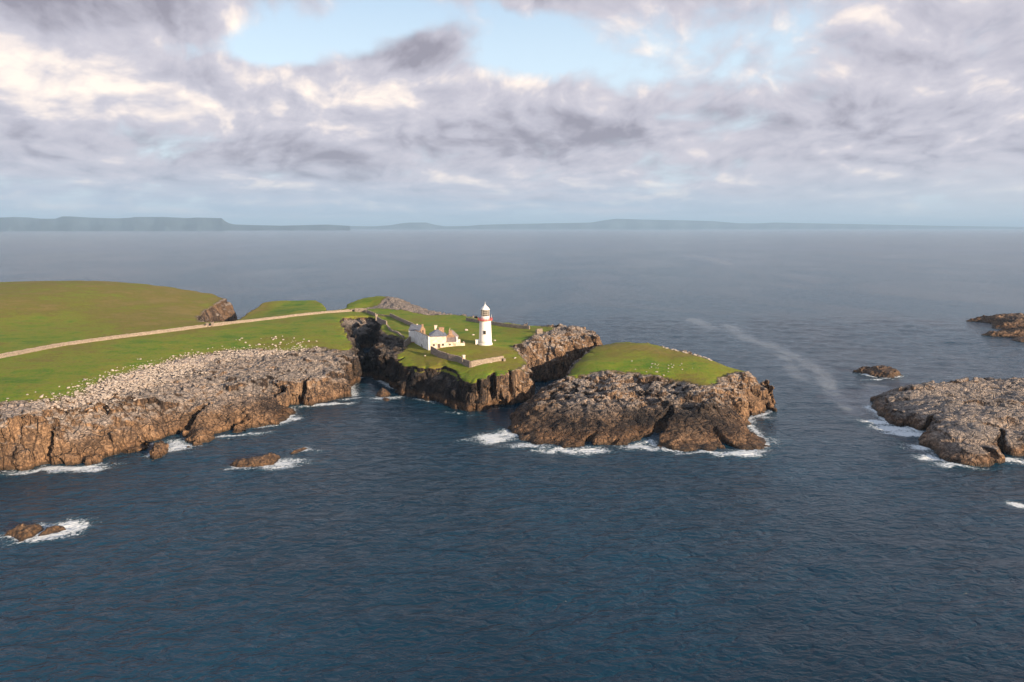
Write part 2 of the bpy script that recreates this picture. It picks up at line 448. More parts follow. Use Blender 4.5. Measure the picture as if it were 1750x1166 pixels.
    b.inputs['Specular IOR Level'].default_value = 0.25
    h = t.m('ADD', t.m('MULTIPLY', fin, 0.9), t.m('MULTIPLY', t.step(cr, 0.0, 0.18), 0.15))
    h = t.m('ADD', h, t.m('MULTIPLY', t.step(cr2, 0.0, 0.07), 1.3))
    vc = t.node('ShaderNodeTexVoronoi', feature='F1', distance='CHEBYCHEV'); t.put(vc.inputs['Vector'], t.scale(POS, (1, 1, .6), (.4, .3, .5))); vc.inputs['Scale'].default_value = 0.62
    vs = t.node('ShaderNodeSeparateColor'); t.put(vs.inputs[0], vc.outputs['Color'])
    h = t.m('ADD', h, t.m('ADD', t.m('MULTIPLY', mid, 0.35), t.m('MULTIPLY', vs.outputs[0], 0.55)))
    if has_grass:
        hg = t.m('ADD', t.m('MULTIPLY', t.noise(POS, 1.3, 6, 0.7), 0.5), t.m('MULTIPLY', t.noise(POS, 0.25, 4, 0.6), 0.6))
        mx = t.node('ShaderNodeMix', data_type='FLOAT'); t.put(mx.inputs[0], gfac); t.put(mx.inputs[2], h); t.put(mx.inputs[3], hg)
        h = mx.outputs[0]
    t.put(b.inputs['Normal'], t.bump(h, 0.75, 0.85))
    return m
LAND = make_land_mat('cliff_rock_and_turf', True)

def make_reef_mat():
    m, t, b = principled('weedy_reef_rock')
    g = t.node('ShaderNodeNewGeometry'); POS = g.outputs['Position']; N = g.outputs['Normal']
    x, y, z, nx, ny, nz, big, mid, fin, rock = rock_tree(t, POS, N)
    c = t.mix(t.step(fin, 0.35, 0.68), (0.022, 0.014, 0.008), (0.17, 0.095, 0.042))
    c = t.mix(t.m('MULTIPLY', t.step(z, 0.8, 2.5), 0.5), c, rock)
    c = t.mix(t.m('MULTIPLY', t.m('SUBTRACT', 1.0, t.step(z, 0.05, 0.6)), 0.8), c, (0.02, 0.014, 0.01))
    t.put(b.inputs['Base Color'], c); b.inputs['Roughness'].default_value = 0.6
    t.put(b.inputs['Normal'], t.bump(t.m('ADD', fin, mid), 0.7, 0.9))
    return m
REEF = make_reef_mat()

def make_sea_mat():
    m, t, b = principled('sea_water')
    g = t.node('ShaderNodeNewGeometry'); POS = g.outputs['Position']
    at = t.node('ShaderNodeAttribute', attribute_name='sea'); R = t.node('ShaderNodeSeparateColor'); t.put(R.inputs[0], at.outputs['Color'])
    foam, slick, shal = R.outputs[0], R.outputs[1], R.outputs[2]
    rot = (0, 0, math.radians(-9))
    W = t.scale(POS, (0.52, 1.0, 1.0), rot)
    w1 = t.noise(W, 0.37, 4, 0.52, 0.9)
    w2 = t.noise(t.scale(POS, (0.55, 1.0, 1), (0, 0, math.radians(14))), 0.80, 3, 0.5, 0.7)
    w3 = t.noise(t.scale(POS, (0.5, 1, 1), rot), 0.11, 3, 0.5)
    calm = t.noise(t.scale(POS, (0.55, 0.30, 1), (0, 0, math.radians(20))), 0.012, 5, 0.6, 1.0)
    sharp = t.m('SUBTRACT', 1.0, t.m('ABSOLUTE', t.m('MULTIPLY', t.m('SUBTRACT', w1, 0.5), 2.6)))
    h = t.m('ADD', t.m('ADD', t.m('MULTIPLY', w1, 1.0), t.m('MULTIPLY', w2, 0.40)), t.m('MULTIPLY', w3, 0.75))
    h = t.m('ADD', h, t.m('MULTIPLY', sharp, 0.22))
    amp = t.m('MULTIPLY', t.m('ADD', 0.62, t.m('MULTIPLY', t.step(calm, 0.35, 0.62), 0.55)), t.m('SUBTRACT', 1.0, t.m('MULTIPLY', slick, 0.6)))
    deep = t.mix(t.step(calm, 0.35, 0.65), (0.002, 0.022, 0.044), (0.005, 0.042, 0.080))
    col = t.mix(t.m('MULTIPLY', shal, 0.6), deep, (0.03, 0.13, 0.16))
    # foam: lacy, broken by two scales of noise
    F = t.scale(POS, (1, 1, 1), (0, 0, 0.3))
    fn = t.noise(F, 0.6, 7, 0.68, 1.4); fv = t.noise(F, 0.9, 6, 0.7, 1.0)
    lace = t.m('SUBTRACT', 1.0, t.m('ABSOLUTE', t.m('MULTIPLY', t.m('SUBTRACT', fn, 0.5), 5.0)))
    fm = t.m('ADD', t.m('ADD', t.m('MULTIPLY', foam, 0.95), t.m('MULTIPLY', lace, 0.5)), t.m('MULTIPLY', t.m('SUBTRACT', fv, 0.5), 1.8))
    fmask = t.m('MULTIPLY', t.step(fm, 0.72, 1.15), t.step(foam, 0.03, 0.14))
    sn = t.noise(t.scale(POS, (1, .6, 1)), 0.05, 6, 0.65, 1.0)
    sl = t.m('MULTIPLY', t.step(t.m('ADD', slick, t.m('MULTIPLY', t.m('SUBTRACT', sn, 0.5), 2.2)), 0.50, 1.2), 0.18)
    fac = t.m('MAXIMUM', fmask, sl)
    col = t.mix(fac, col, (0.74, 0.80, 0.82))
    t.put(b.inputs['Base Color'], col)
    t.put(b.inputs['Roughness'], t.m('ADD', 0.16, t.m('MULTIPLY', fac, 0.6)))
    b.inputs['IOR'].default_value = 1.33
    b.inputs['Specular IOR Level'].default_value = 0.5
    t.put(b.inputs['Normal'], t.bump(h, t.m('MULTIPLY', amp, 1.05), 1.0))
    return m
SEA = make_sea_mat()

def make_wall_mat(name, c0, c1, c2):
    m, t, b = principled(name)
    O = t.node('ShaderNodeNewGeometry').outputs['Position']
    v = t.node('ShaderNodeTexVoronoi'); t.put(v.inputs['Vector'], t.scale(O, (1, 1, 1.6))); v.inputs['Scale'].default_value = 2.2
    s = t.node('ShaderNodeSeparateColor'); t.put(s.inputs[0], v.outputs['Color'])
    ed = t.vor(t.scale(O, (1, 1, 1.6)), 2.2, 'DISTANCE_TO_EDGE')
    c = t.mix(s.outputs[0], c0, c1); c = t.mix(t.step(t.noise(O, 0.6, 5, .6), 0.45, 0.65), c, c2)
    c = t.mix(t.m('SUBTRACT', 1, t.step(ed, 0, 0.08)), c, tuple(k * .6 for k in c0))
    t.put(b.inputs['Base Color'], c); b.inputs['Roughness'].default_value = 0.95
    t.put(b.inputs['Normal'], t.bump(t.m('ADD', t.step(ed, 0, 0.2), t.noise(O, 5, 4)), 0.08))
    return m
WALLM = make_wall_mat('dry_stone', (0.22, 0.17, 0.14), (0.48, 0.39, 0.32), (0.32, 0.27, 0.23))
WALLR = make_wall_mat('road_wall_stone', (0.22, 0.18, 0.14), (0.48, 0.40, 0.32), (0.36, 0.30, 0.24))
GABLE = make_wall_mat('warm_rubble_masonry', (0.30, 0.19, 0.12), (0.56, 0.38, 0.25), (0.42, 0.28, 0.18))
WHITE = simple('white_limewash', (0.86, 0.85, 0.82), 0.6, 0.05, 0.5, dirt=(0.78, 0.76, 0.72))
CREAM = simple('weathered_cream_render', (0.78, 0.68, 0.55), 0.85, 0.25, 0.7, dirt=(0.62, 0.46, 0.34))
RENDER = simple('flaking_white_render', (0.80, 0.80, 0.80), 0.85, 0.22, 0.55, dirt=(0.58, 0.57, 0.55))
SLATE = simple('blue_grey_slate', (0.15, 0.17, 0.21), 0.5, 0.5, 1.2, bump=0.06)
SLATEB = simple('browned_slate', (0.27, 0.22, 0.20), 0.7, 0.45, 1.2, bump=0.06)
GRAVEL = simple('pale_track_gravel', (0.46, 0.36, 0.28), 0.95, 0.3, 1.5)
RED = simple('red_gallery_paint', (0.55, 0.06, 0.035), 0.5, 0.2)
DARK = simple('dark_opening', (0.03, 0.028, 0.026), 0.6, 0.3)
WOOD = simple('weathered_timber_door', (0.12, 0.08, 0.06), 0.8, 0.3)
STONE = simple('pale_boulder', (0.44, 0.39, 0.34), 0.9, 0.5, 1.2, bump=0.15)
def glass_mat():
    m, t, b = principled('lantern_glass')
    b.inputs['Base Color'].default_value = (0.05, 0.05, 0.05, 1); b.inputs['Roughness'].default_value = 0.05
    b.inputs['Transmission Weight'].default_value = 0.35; b.inputs['IOR'].default_value = 1.2
    return m
GLASS = glass_mat()
BRASS = simple('dark_bronze_bars', (0.10, 0.05, 0.035), 0.5, 0.3)

# ------------------------------------------------------------------ terrain outlines (photo pixels at their height, or world metres)
def poly(items):
    """items: (px,py,z) in photo pixels, or ('w',x,y) in metres"""
    return [(i[1], i[2]) if i[0] == 'w' else P(*i) for i in items]

BASE_A = poly([('w', -560, 150), ('w', -420, 165), ('w', -260, 178), (-60, 815, 0), (0, 808, 0), (40, 806, 0), (80, 797, 0), (120, 795, 0), (150, 797, 0), (168, 795, 0),
    (190, 783, 0), (215, 777, 0), (240, 768, 0), (262, 757, 0), (290, 752, 0), (306, 745, 0), (315, 748, 0), (318, 757, 0), (326, 763, 0), (350, 760, 0), (375, 749, 0),
    (385, 741, 0), (415, 739, 0), (432, 732, 0), (475, 727, 0), (490, 720, 0), (499, 708, 0), (497, 695, 0), (535, 694, 0), (562, 689, 0), (585, 682, 0), (606, 676, 0),
    (602, 662, 0), (604, 653, 0), (617, 646, 0), (624, 636, 0), (623, 628, 0), ('w', -82, 385), ('w', -90, 400), ('w', -93, 412), ('w', -86, 416), ('w', -78, 405), ('w', -73, 385),
    (633, 633, 0), (642, 647, 0), (657, 655, 0), (672, 663, 0), (692, 676, 0), (710, 682, 0), (732, 686, 0), (747, 692, 0), (768, 698, 0), (785, 706, 0), (804, 710, 0),
    (816, 706, 0), (828, 700, 0), (840, 696, 0), (870, 690, 0), (896, 684, 0), (905, 676, 0), (907, 664, 0), ('w', 12, 322), ('w', 26, 330), ('w', 42, 345), ('w', 52, 360), ('w', 52, 378),
    ('w', 40, 392), ('w', 24, 398), ('w', 8, 408), ('w', -12, 428), ('w', -28, 452), ('w', -45, 470), ('w', -58, 488), ('w', -72, 508), ('w', -95, 520), ('w', -116, 514), ('w', -126, 498),
    ('w', -122, 482), ('w', -127, 480), ('w', -133, 505), ('w', -150, 540), ('w', -185, 540), ('w', -200, 520), ('w', -198, 480), ('w', -190, 450), ('w', -180, 428), ('w', -176, 422),
    ('w', -186, 420), ('w', -196, 436), ('w', -206, 470), ('w', -211, 500), ('w', -217, 540), ('w', -240, 575), ('w', -310, 600), ('w', -400, 620), ('w', -560, 620)])
RIM_A = poly([('w', -560, 160), ('w', -420, 173), ('w', -260, 186), (-40, 735, 14), (0, 722, 14.5), (40, 716, 14.8), (62, 712, 15), (72, 716, 15), (84, 716, 15), (90, 704, 15), (130, 697, 14.5), (165, 692, 14), (182, 690, 14),
    (196, 694, 13), (212, 688, 13), (235, 686, 12.5), (262, 682, 12), (300, 684, 11), (322, 692, 9), (345, 700, 8), (380, 690, 8), (395, 665, 10), (430, 655, 11), (465, 648, 11.5), (482, 652, 11),
    (490, 662, 9), (510, 655, 9), (540, 650, 9), (575, 640, 9), (590, 634, 10), (594, 626, 11), (606, 615, 12.5), (616, 608, 13), (606, 596, 15), (600, 584, 16), (595, 572, 17), (588, 560, 17.5), (580, 550, 18),
    ('w', -106, 428), ('w', -92, 430), ('w', -80, 418), (648, 566, 17), (650, 590, 15.5), (655, 605, 14.5), (672, 614, 13.5), (690, 622, 13), (712, 626, 13), (735, 630, 13),
    (760, 629, 13), (780, 635, 13), (790, 648, 13), (800, 653, 13), (820, 652, 13.2), (845, 645, 13.5), (875, 636, 14), (896, 628, 14.5), (904, 616, 15.5), (903, 606, 16), (893, 600, 17), (904, 592, 17.5), ('w', 14, 333), ('w', 26, 338), ('w', 40, 350), ('w', 47, 362), ('w', 46, 374),
    ('w', 36, 386), ('w', 20, 392), ('w', 4, 400), ('w', -15, 420), ('w', -33, 446), ('w', -50, 462), ('w', -64, 480), ('w', -76, 500), ('w', -96, 510), ('w', -112, 505), ('w', -120, 492),
    ('w', -117, 478), ('w', -130, 476), ('w', -137, 498), ('w', -152, 528), ('w', -182, 526), ('w', -189, 514), ('w', -187, 478), ('w', -184, 452), ('w', -176, 432), ('w', -172, 416),
    ('w', -188, 412), ('w', -202, 436), ('w', -212, 470), ('w', -218, 500), ('w', -225, 536), ('w', -248, 565), ('w', -312, 590), ('w', -400, 610), ('w', -560, 610)])
GRASS_A = poly([('w', -560, 200), ('w', -260, 215), (-40, 692, 17), (0, 688, 17), (68, 683, 17), (126, 674, 17), (160, 655, 16.8), (206, 640, 16.2), (274, 622, 15.5), (320, 610, 15.2), (377, 600, 15.2), (435, 597, 15.2), (480, 600, 15),
    (517, 597, 15), (545, 594, 15), (575, 597, 15), (602, 597, 15), (601, 585, 16), (596, 572, 17), (588, 560, 17.5), (580, 551, 18), ('w', -105, 428), ('w', -92, 430), ('w', -80, 418), (648, 562, 17.5), (664, 570, 17.2), (700, 580, 17), (694, 592, 16.5), (682, 608, 14.5),
    (676, 618, 13.5), (691, 626, 13), (712, 629, 13), (735, 633, 12.8), (760, 632, 13), (777, 636, 13.2), (790, 649, 13.2), (805, 652, 13.2), (822, 650, 13.2), (845, 644, 13.5), (886, 630, 14.6), (899, 616, 15.6), (884, 602, 17), (873, 594, 17.3), (903, 580, 17.8), (916, 570, 18.5), (940, 566, 19), (946, 560, 19.3),
    ('w', 14, 390), ('w', 2, 399), ('w', -15, 419), ('w', -38, 442), (735, 538, 18.3), (690, 531, 18.6), (640, 528, 18.8), (600, 527, 19), (640, 520, 21), (652, 513, 23), (660, 509, 24), ('w', -96, 509), ('w', -112, 504), ('w', -119, 492),
    ('w', -117, 478), ('w', -130, 476), ('w', -137, 498), ('w', -152, 527), ('w', -182, 525), ('w', -188, 514), ('w', -186, 478), ('w', -183, 452), ('w', -176, 432), ('w', -172, 416),
    ('w', -190, 411), ('w', -204, 436), ('w', -214, 470), ('w', -220, 500), ('w', -228, 536), ('w', -248, 563), ('w', -312, 590), ('w', -400, 612), ('w', -560, 612)])
def hp(items): return [(i[1], i[2], i[3]) if i[0] == 'w' else (*P(*i), i[2]) for i in items]
H_A = TPS(hp([(-60, 735, 14), (0, 720, 14.8), (60, 712, 15.2), (130, 697, 14.8), (212, 688, 13.2), (262, 682, 12.2), (300, 684, 11), (345, 700, 8.2), (395, 665, 10.5), (465, 648, 11.6), (510, 655, 9), (575, 640, 9.5), (606, 615, 12.8),
    (0, 690, 17), (100, 676, 17), (160, 655, 16.8), (206, 640, 16.2), (274, 622, 15.6), (320, 610, 15.3), (377, 600, 15.4), (435, 597, 15.4), (545, 594, 15.4), (605, 595, 15), (465, 620, 13.5), (380, 630, 13), (520, 620, 13),
    (0, 650, 18), (120, 630, 18), (0, 612, 18.5), (100, 591, 18.2), (200, 577, 18), (300, 565, 17.8), (400, 551, 17.6), (500, 541, 17.8), (600, 532, 18.5), (560, 570, 17.2), (450, 575, 16.8), (300, 590, 16.8),
    (0, 500, 28), (-100, 510, 28), (60, 490, 29.5), (130, 485, 30), (200, 494, 27), (300, 503, 22.5), (375, 512, 18.5), (200, 540, 20.5), (60, 550, 20.5), (320, 540, 18.2), (355, 532, 17),
    ('w', -420, 600, 27), ('w', -330, 585, 27), ('w', -260, 560, 21), ('w', -560, 600, 24), ('w', -560, 400, 22), ('w', -420, 250, 18), ('w', -300, 190, 15), ('w', -560, 170, 14), ('w', -430, 420, 21),
    (455, 519, 17.5), (500, 516, 18), (540, 516, 18), (583, 528, 17), ('w', -150, 470, 17.5), ('w', -184, 455, 13), ('w', -188, 500, 16), (600, 522, 19.5), (655, 511, 23.5), (672, 508, 24.5), (700, 520, 21), (735, 537, 18), ('w', -100, 508, 23.5), ('w', -70, 495, 18),
    ('w', -100, 480, 19), ('w', -80, 455, 18.5), (655, 540, 18.3), (700, 548, 18.2), (760, 545, 18.3), (800, 546, 18), (850, 556, 18), (905, 562, 18.3), (960, 562, 20), (1008, 560, 20.3), ('w', 46, 366, 18), ('w', 22, 340, 18.5), (940, 575, 19),
    (830, 589, 18), (800, 575, 18), (880, 580, 18), (870, 605, 16.8), (830, 605, 16.8), (760, 600, 17.6), (720, 582, 17.2), (735, 602, 16.2), (707, 588, 16.2), (752, 612, 15.5), (782, 619, 15), (804, 628, 14.6), (860, 616, 15.6), (820, 650, 13.3), (780, 634, 13.3), (735, 629, 13.1),
    (700, 620, 13.3), (672, 612, 13.8), (655, 600, 15), (650, 575, 17), (690, 570, 17.4), (896, 625, 14.6), (903, 592, 17.5), ('w', 30, 385, 18.5), ('w', 0, 398, 17.8), ('w', -40, 440, 18)]))

BASE_B = poly([(864, 734, 0), (879, 743, 0), (890, 751, 0), (915, 760, 0), (960, 766, 0), (1011, 765, 0), (1045, 762, 0), (1080, 761, 0), (1111, 753, 0), (1119, 760, 0), (1137, 769, 0), (1173, 772, 0), (1211, 769, 0), (1247, 769, 0),
    (1285, 772, 0), (1307, 760, 0), (1297, 744, 0), (1280, 724, 0), (1283, 713, 0), (1304, 709, 0), (1316, 704, 0), (1316, 690, 0), ('w', 102, 312), ('w', 92, 335), ('w', 74, 352), ('w', 52, 356), ('w', 40, 346), ('w', 31, 328), ('w', 24, 310), ('w', 17, 295), ('w', 10, 284), ('w', 4, 273), ('w', 0, 262), ('w', -2, 256)])
RIM_B = poly([(880, 708, 4.5), (895, 705, 6), (930, 693, 7.5), (985, 690, 8.5), (1040, 685, 9), (1060, 672, 10), (1085, 680, 9.5), (1110, 670, 10), (1140, 685, 8.5), (1170, 680, 9.5), (1200, 690, 9), (1225, 685, 9), (1245, 690, 7.5), (1262, 680, 8), (1262, 662, 10), (1275, 650, 11.5),
    (1303, 642, 12), (1308, 652, 11), ('w', 98, 305), ('w', 88, 328), ('w', 72, 344), ('w', 50, 349), ('w', 43, 340), ('w', 35, 323), ('w', 28, 306), ('w', 22, 293), ('w', 15, 284), ('w', 9, 274), ('w', 4, 262)])
GRASS_B = poly([(975, 640, 13), (1001, 638, 13), (1038, 634, 13.2), (1078, 637, 13), (1116, 641, 12.8), (1136, 645, 12.6), (1164, 649, 12.5), (1201, 660, 12), (1219, 658, 12), (1230, 646, 12.2), (1250, 638, 12.5), (1279, 636, 12.3), (1290, 634, 12.3),
    ('w', 84, 318), ('w', 78, 330), ('w', 70, 342), ('w', 52, 348), ('w', 43.5, 338), ('w', 36, 322), ('w', 29, 305), ('w', 25, 292)])
H_B = TPS(hp([(880, 708, 4.5), (930, 693, 7.5), (985, 690, 8.5), (1040, 685, 9), (1110, 670, 10), (1170, 680, 9.5), (1225, 685, 8.5), (1262, 662, 10), (945, 668, 8), (1000, 652, 11), (1080, 650, 11.2), (1150, 660, 10.8), (975, 641, 13), (1038, 635, 13.3), (1116, 642, 12.8), (1201, 661, 12),
    (1303, 642, 12), (1279, 637, 12.4), (1240, 625, 13.5), (1200, 611, 15), (1100, 588, 17), (1020, 592, 16), (1060, 610, 15.5), (1150, 610, 15.5), (990, 620, 14.2), ('w', 84, 330, 14), ('w', 60, 345, 16), ('w', 44, 340, 15), ('w', 31, 310, 13), ('w', 21, 291, 8.5), ('w', 15, 285, 7.2), ('w', 9, 275, 6.2), ('w', 5, 264, 5.5), ('w', 100, 300, 11)]))

BASE_C = poly([(1500, 706, 0), (1510, 718, 0), (1522, 724, 0), (1550, 728, 0), (1570, 738, 0), (1566, 752, 0), (1584, 768, 0), (1600, 782, 0), (1615, 791, 0), (1645, 796, 0), (1677, 797, 0), (1708, 790, 0), (1716, 781, 0), (1750, 782, 0), (1800, 780, 0), ('w', 260, 195), ('w', 300, 230), ('w', 300, 290),
    ('w', 255, 318), ('w', 215, 312), ('w', 190, 308), ('w', 172, 300), ('w', 156, 288), ('w', 148, 276)])
RIM_C = poly([(1512, 697, 2.5), (1524, 700, 3.5), (1554, 706, 4.5), (1590, 718, 4.5), (1600, 735, 4.5), (1622, 748, 4.5), (1650, 768, 4), (1690, 772, 4), (1716, 755, 4.5), (1750, 750, 5), (1820, 750, 5), ('w', 255, 210), ('w', 285, 235), ('w', 285, 280), ('w', 250, 305), ('w', 215, 302), ('w', 190, 298),
    ('w', 172, 290), ('w', 158, 280), ('w', 152, 272)])
H_C = TPS(hp([(1498, 697, 2.5), (1550, 706, 5), (1590, 716, 5), (1610, 735, 4.6), (1650, 768, 3.8), (1690, 772, 3.8), (1740, 752, 5), (1525, 678, 5), (1580, 660, 6.4), (1650, 661, 6.4), (1750, 666, 6.4), (1650, 690, 6), (1700, 720, 5.8), (1750, 700, 6), (1620, 700, 5.6), ('w', 285, 280, 6), ('w', 285, 220, 5)]))

DARKZ = []
def land_attr(co, N, sG, dark_blobs, scree, dryfn):
    X, Y, Z = co[:, 0], co[:, 1], co[:, 2]
    g = np.clip(0.5 + sG / 12.0, 0, 1)
    sc = np.zeros(len(co), np.float32)
    for pl, k in scree: sc = np.maximum(sc, np.clip(0.42 + sdf(pl, X, Y) / 14.0, 0, 1) * k)
    dk = np.full(len(co), 0.45, np.float32)
    for (x, y, r, v) in dark_blobs:
        dk += (v) * np.exp(-((X - x) ** 2 + (Y - y) ** 2) / (r * r))
    dry = dryfn(X, Y, Z) if dryfn else np.full(len(co), 0.5, np.float32)
    return np.stack([g, sc, np.clip(dk, 0, 1), np.clip(dry, 0, 1)], 1)

def build_land(name, base, rim, Hf, grass, xs, ys, zs, seed, darks=(), scree=(), dryfn=None, amp=1.0, mat=None, relief=1.0, strata=None, fissures=(), fl=1.0, calm=()):
    XX, YY = np.meshgrid(xs, ys, indexing='ij')
    sB = sdf(base, XX, YY); sR = sdf(rim, XX, YY)
    H = Hf(XX, YY).astype(np.float32) if callable(Hf) else Hf
    sG = sdf(grass, XX, YY) if grass is not None else np.full(XX.shape, -30, np.float32)
    rocky = sst(-sG, -0.5, 3.0)
    Z0 = np.zeros_like(XX)
    # rough tops where no turf covers them
    qx = XX + 2.5 * vn(XX / 7, YY / 7, Z0, seed + 50); qy = YY + 2.5 * vn(XX / 7, YY / 7, Z0, seed + 51)
    a1 = worley(qx / 7.5, qy / 5.0, Z0 + .5, seed + 52); a2 = worley(qx / 3.0, qy / 2.3, Z0 + .5, seed + 53)
    blocks = 2.3 * (a1[2] - 0.5) - 1.2 * (1 - np.clip((a1[1] - a1[0]) / .22, 0, 1)) + 0.9 * (a2[2] - 0.5) - 0.45 * (1 - np.clip((a2[1] - a2[0]) / .25, 0, 1)) + 0.9 * (a1[3] * (a1[2] - .5) + a1[4] * ((a1[2] * 7.1) % 1 - .3))
    if strata:
        ca, sa = math.cos(strata), math.sin(strata); us = XX * ca + YY * sa; vs_ = -XX * sa + YY * ca + 2.0 * vn(XX / 15, YY / 15, Z0, seed + 55)
        blocks = blocks * 0.25 + 2.3 * ridged(us / 38, vs_ / 6.5, Z0, seed + 56, 3)
    far = (1 - 0.6 * sst(YY, 420, 470)) * (1 - 0.45 * sst(-XX, 55, 75))
    Ht = H + rocky * relief * far * (blocks + 0.3 * ridged(XX / 7, YY / 7, Z0, seed + 5, 2) + 0.15 * ridged(XX / 2.6, YY / 2.6, Z0, seed + 9, 1) + 2.0 * fbm(XX / 15, YY / 15, Z0, seed + 3, 2)) * np.clip(H / 6, .25, 1)
    Ht = Ht + (1 - rocky) * (0.25 * fbm(XX / 14, YY / 14, Z0, seed + 21, 2) + 0.12 * fbm(XX / 3, YY / 3, Z0, seed + 22, 2))
    zr = np.maximum(H * 0.88, 0.6)[:, :, None]; zz = zs[None, None, :].astype(np.float32)
    t = np.clip(zz / zr, 0, 1); t = t * t * 0.85 + t * 0.15
    side = sB[:, :, None] * (1 - t) + sR[:, :, None] * t - np.minimum(zz, 0) * 0.5
    f = np.minimum(side, (Ht[:, :, None] - zz).astype(np.float32)).astype(np.float32)
    I, J, K = np.nonzero(np.abs(f) < 4.5)
    x = xs[I].astype(np.float32); y = ys[J].astype(np.float32); z = zs[K].astype(np.float32)
    sv = side[I, J, K]
    w = np.exp(-np.maximum(sv, 0) / 3.0) * amp                      # cliff faces only
    hs = np.clip(H[I, J] / 10, 0.2, 1.0)
    x2 = x + 2.0 * vn(x / 6, y / 6, z / 6, seed + 40); y2 = y + 2.0 * vn(x / 6, y / 6, z / 6, seed + 41)
    d = 3.2 * fbm(x2 / 15, y2 / 15, z / 40, seed, 2)
    sk = x2 * 0.35 * np.float32(1)
    b1 = worley((x2 + 0.25 * z) / 8.0, y2 / 8.0, (z + .2 * x2) / 20.0, seed + 11)
    d += 4.6 * (b1[2] - 0.5) - 2.8 * (1 - np.clip((b1[1] - b1[0]) / 0.12, 0, 1)) + 2.2 * (b1[3] * (b1[2] - .5) + b1[4] * ((b1[2] * 5.3) % 1 - .5) + b1[5] * 0.5)
    d += 0.5 * ridged(x2 / 3.4, y2 / 3.4, z / 8, seed + 15, 1)
    crack = vn(x2 / 11, y2 / 11, z / 55, seed + 31)
    d -= 5.0 * np.clip(1 - np.abs(crack) / 0.15, 0, 1)
    crack3 = vn(x2 / 19, y2 / 19, z / 200, seed + 91)
    d -= 5.5 * sst(0.20 - np.abs(crack3), 0, 0.20)
    crack2 = vn(x2 / 5, y2 / 5, z / 14, seed + 33)
    d -= 1.5 * np.clip(1 - np.abs(crack2) / 0.12, 0, 1)
    st = vn(x / 30, y / 30, z / 2.2 + 0.08 * x, seed + 37)          # bedding ledges
    d += 0.7 * np.sign(st) * np.minimum(np.abs(st) * 3, 1)
    for (qx_, qy_, qr_) in calm: d = d * (1 - 0.6 * np.exp(-((x - qx_) ** 2 + (y - qy_) ** 2) / qr_ ** 2))
    d = d * w * hs * (1 - 0.5 * sst(y, 420, 470)) * (1 - 0.8 * sst(z / np.maximum(H[I, J], 1), 0.45, 0.95) * sst(sG[I, J], -7, -1))
    f[I, J, K] += d
    f[I, J, K] = np.minimum(f[I, J, K], (Ht[I, J] - z) + 0.0)
    # deep clefts cut back into the cliff, their floors climbing inland
    WX = XX + 1.3 * vn(XX / 4, YY / 4, Z0, seed + 95); WY = YY + 1.3 * vn(XX / 4, YY / 4, Z0, seed + 96)
    for (fx, fy, ang, L, wd) in fissures:
        ex, ey = math.cos(ang), math.sin(ang); fx -= ex * 3; fy -= ey * 3; L = L * fl + 3; wd = wd * (0.5 + 0.5 * fl)
        i0, i1 = np.searchsorted(xs, (fx - L - 6, fx + L + 6)); j0, j1 = np.searchsorted(ys, (fy - L - 6, fy + L + 6))
        wx = WX[i0:i1, j0:j1] - fx; wy = WY[i0:i1, j0:j1] - fy
        t_ = np.clip((wx * ex + wy * ey) / L, 0, 1); dist = np.hypot(wx - t_ * L * ex, wy - t_ * L * ey)
        cut = (dist - wd * (1.05 - t_))[:, :, None] + 0.05 * np.maximum(0, 6 - zz) * 0.5
        floor = ((-1.5 if wd > 2.15 else 1.0) + t_ ** 2.2 * (H[i0:i1, j0:j1] + 1.0))[:, :, None] - zz
        sub = f[i0:i1, j0:j1]
        f[i0:i1, j0:j1] = np.minimum(sub, np.maximum(cut, np.minimum(floor, 3))).astype(np.float32)
    co, q = surface_nets(f, xs, ys, zs)
    N = vnormals(co, q)
    # faceted block displacement on rock
    X, Y, Zc = [co[:, k].astype(np.float32) for k in range(3)]
    ix = np.clip(np.searchsorted(xs, X) - 1, 0, len(xs) - 1); iy = np.clip(np.searchsorted(ys, Y) - 1, 0, len(ys) - 1)
    sg = sG[ix, iy]; rk = np.maximum(sst(-sg, -0.5, 2.5), sst(-N[:, 2], -0.6, -0.3)).astype(np.float32)
    hk = np.clip(H[ix, iy] / 8, 0.3, 1.0)
    dd = 0
    for (s, a, sd_) in ((5.2, 0.5 if strata else 0.8, 61), (2.1, 0.45, 71)):
        wx = X + 0.8 * vn(X / 3, Y / 3, Zc / 3, seed + sd_); wy = Y + 0.8 * vn(Y / 3, X / 3, Zc / 3, seed + sd_ + 4)
        f1, f2, rv, tx, ty, tz = worley(wx / s, wy / s, Zc / (s * 1.5), seed + sd_)
        ed = np.clip((f2 - f1) / 0.16, 0, 1)
        tilt = (rv - 0.5) * 1.2 * tx + ((rv * 7.3) % 1 - 0.5) * 1.2 * ty + ((rv * 13.7) % 1 - .5) * tz
        dd = dd + a * ((rv - 0.5) * 0.9 + tilt * 0.6 - 0.55 * (1 - ed))
    co = co + N * (dd * rk * hk * relief)[:, None]
    sgv = sdf(grass, co[:, 0], co[:, 1]) if grass is not None else np.full(len(co), -30.0)
    sgv = np.where(co[:, 2] < H[ix, iy] - 2.2, np.minimum(sgv, -6), sgv)
    me = np_mesh(name, co, q)
    add_attr(me, 'land', land_attr(co, N, sgv, darks, scree, dryfn))
    o = link(name, me, mat or LAND, smooth=False)
    tag(o, kind='structure')
    return o

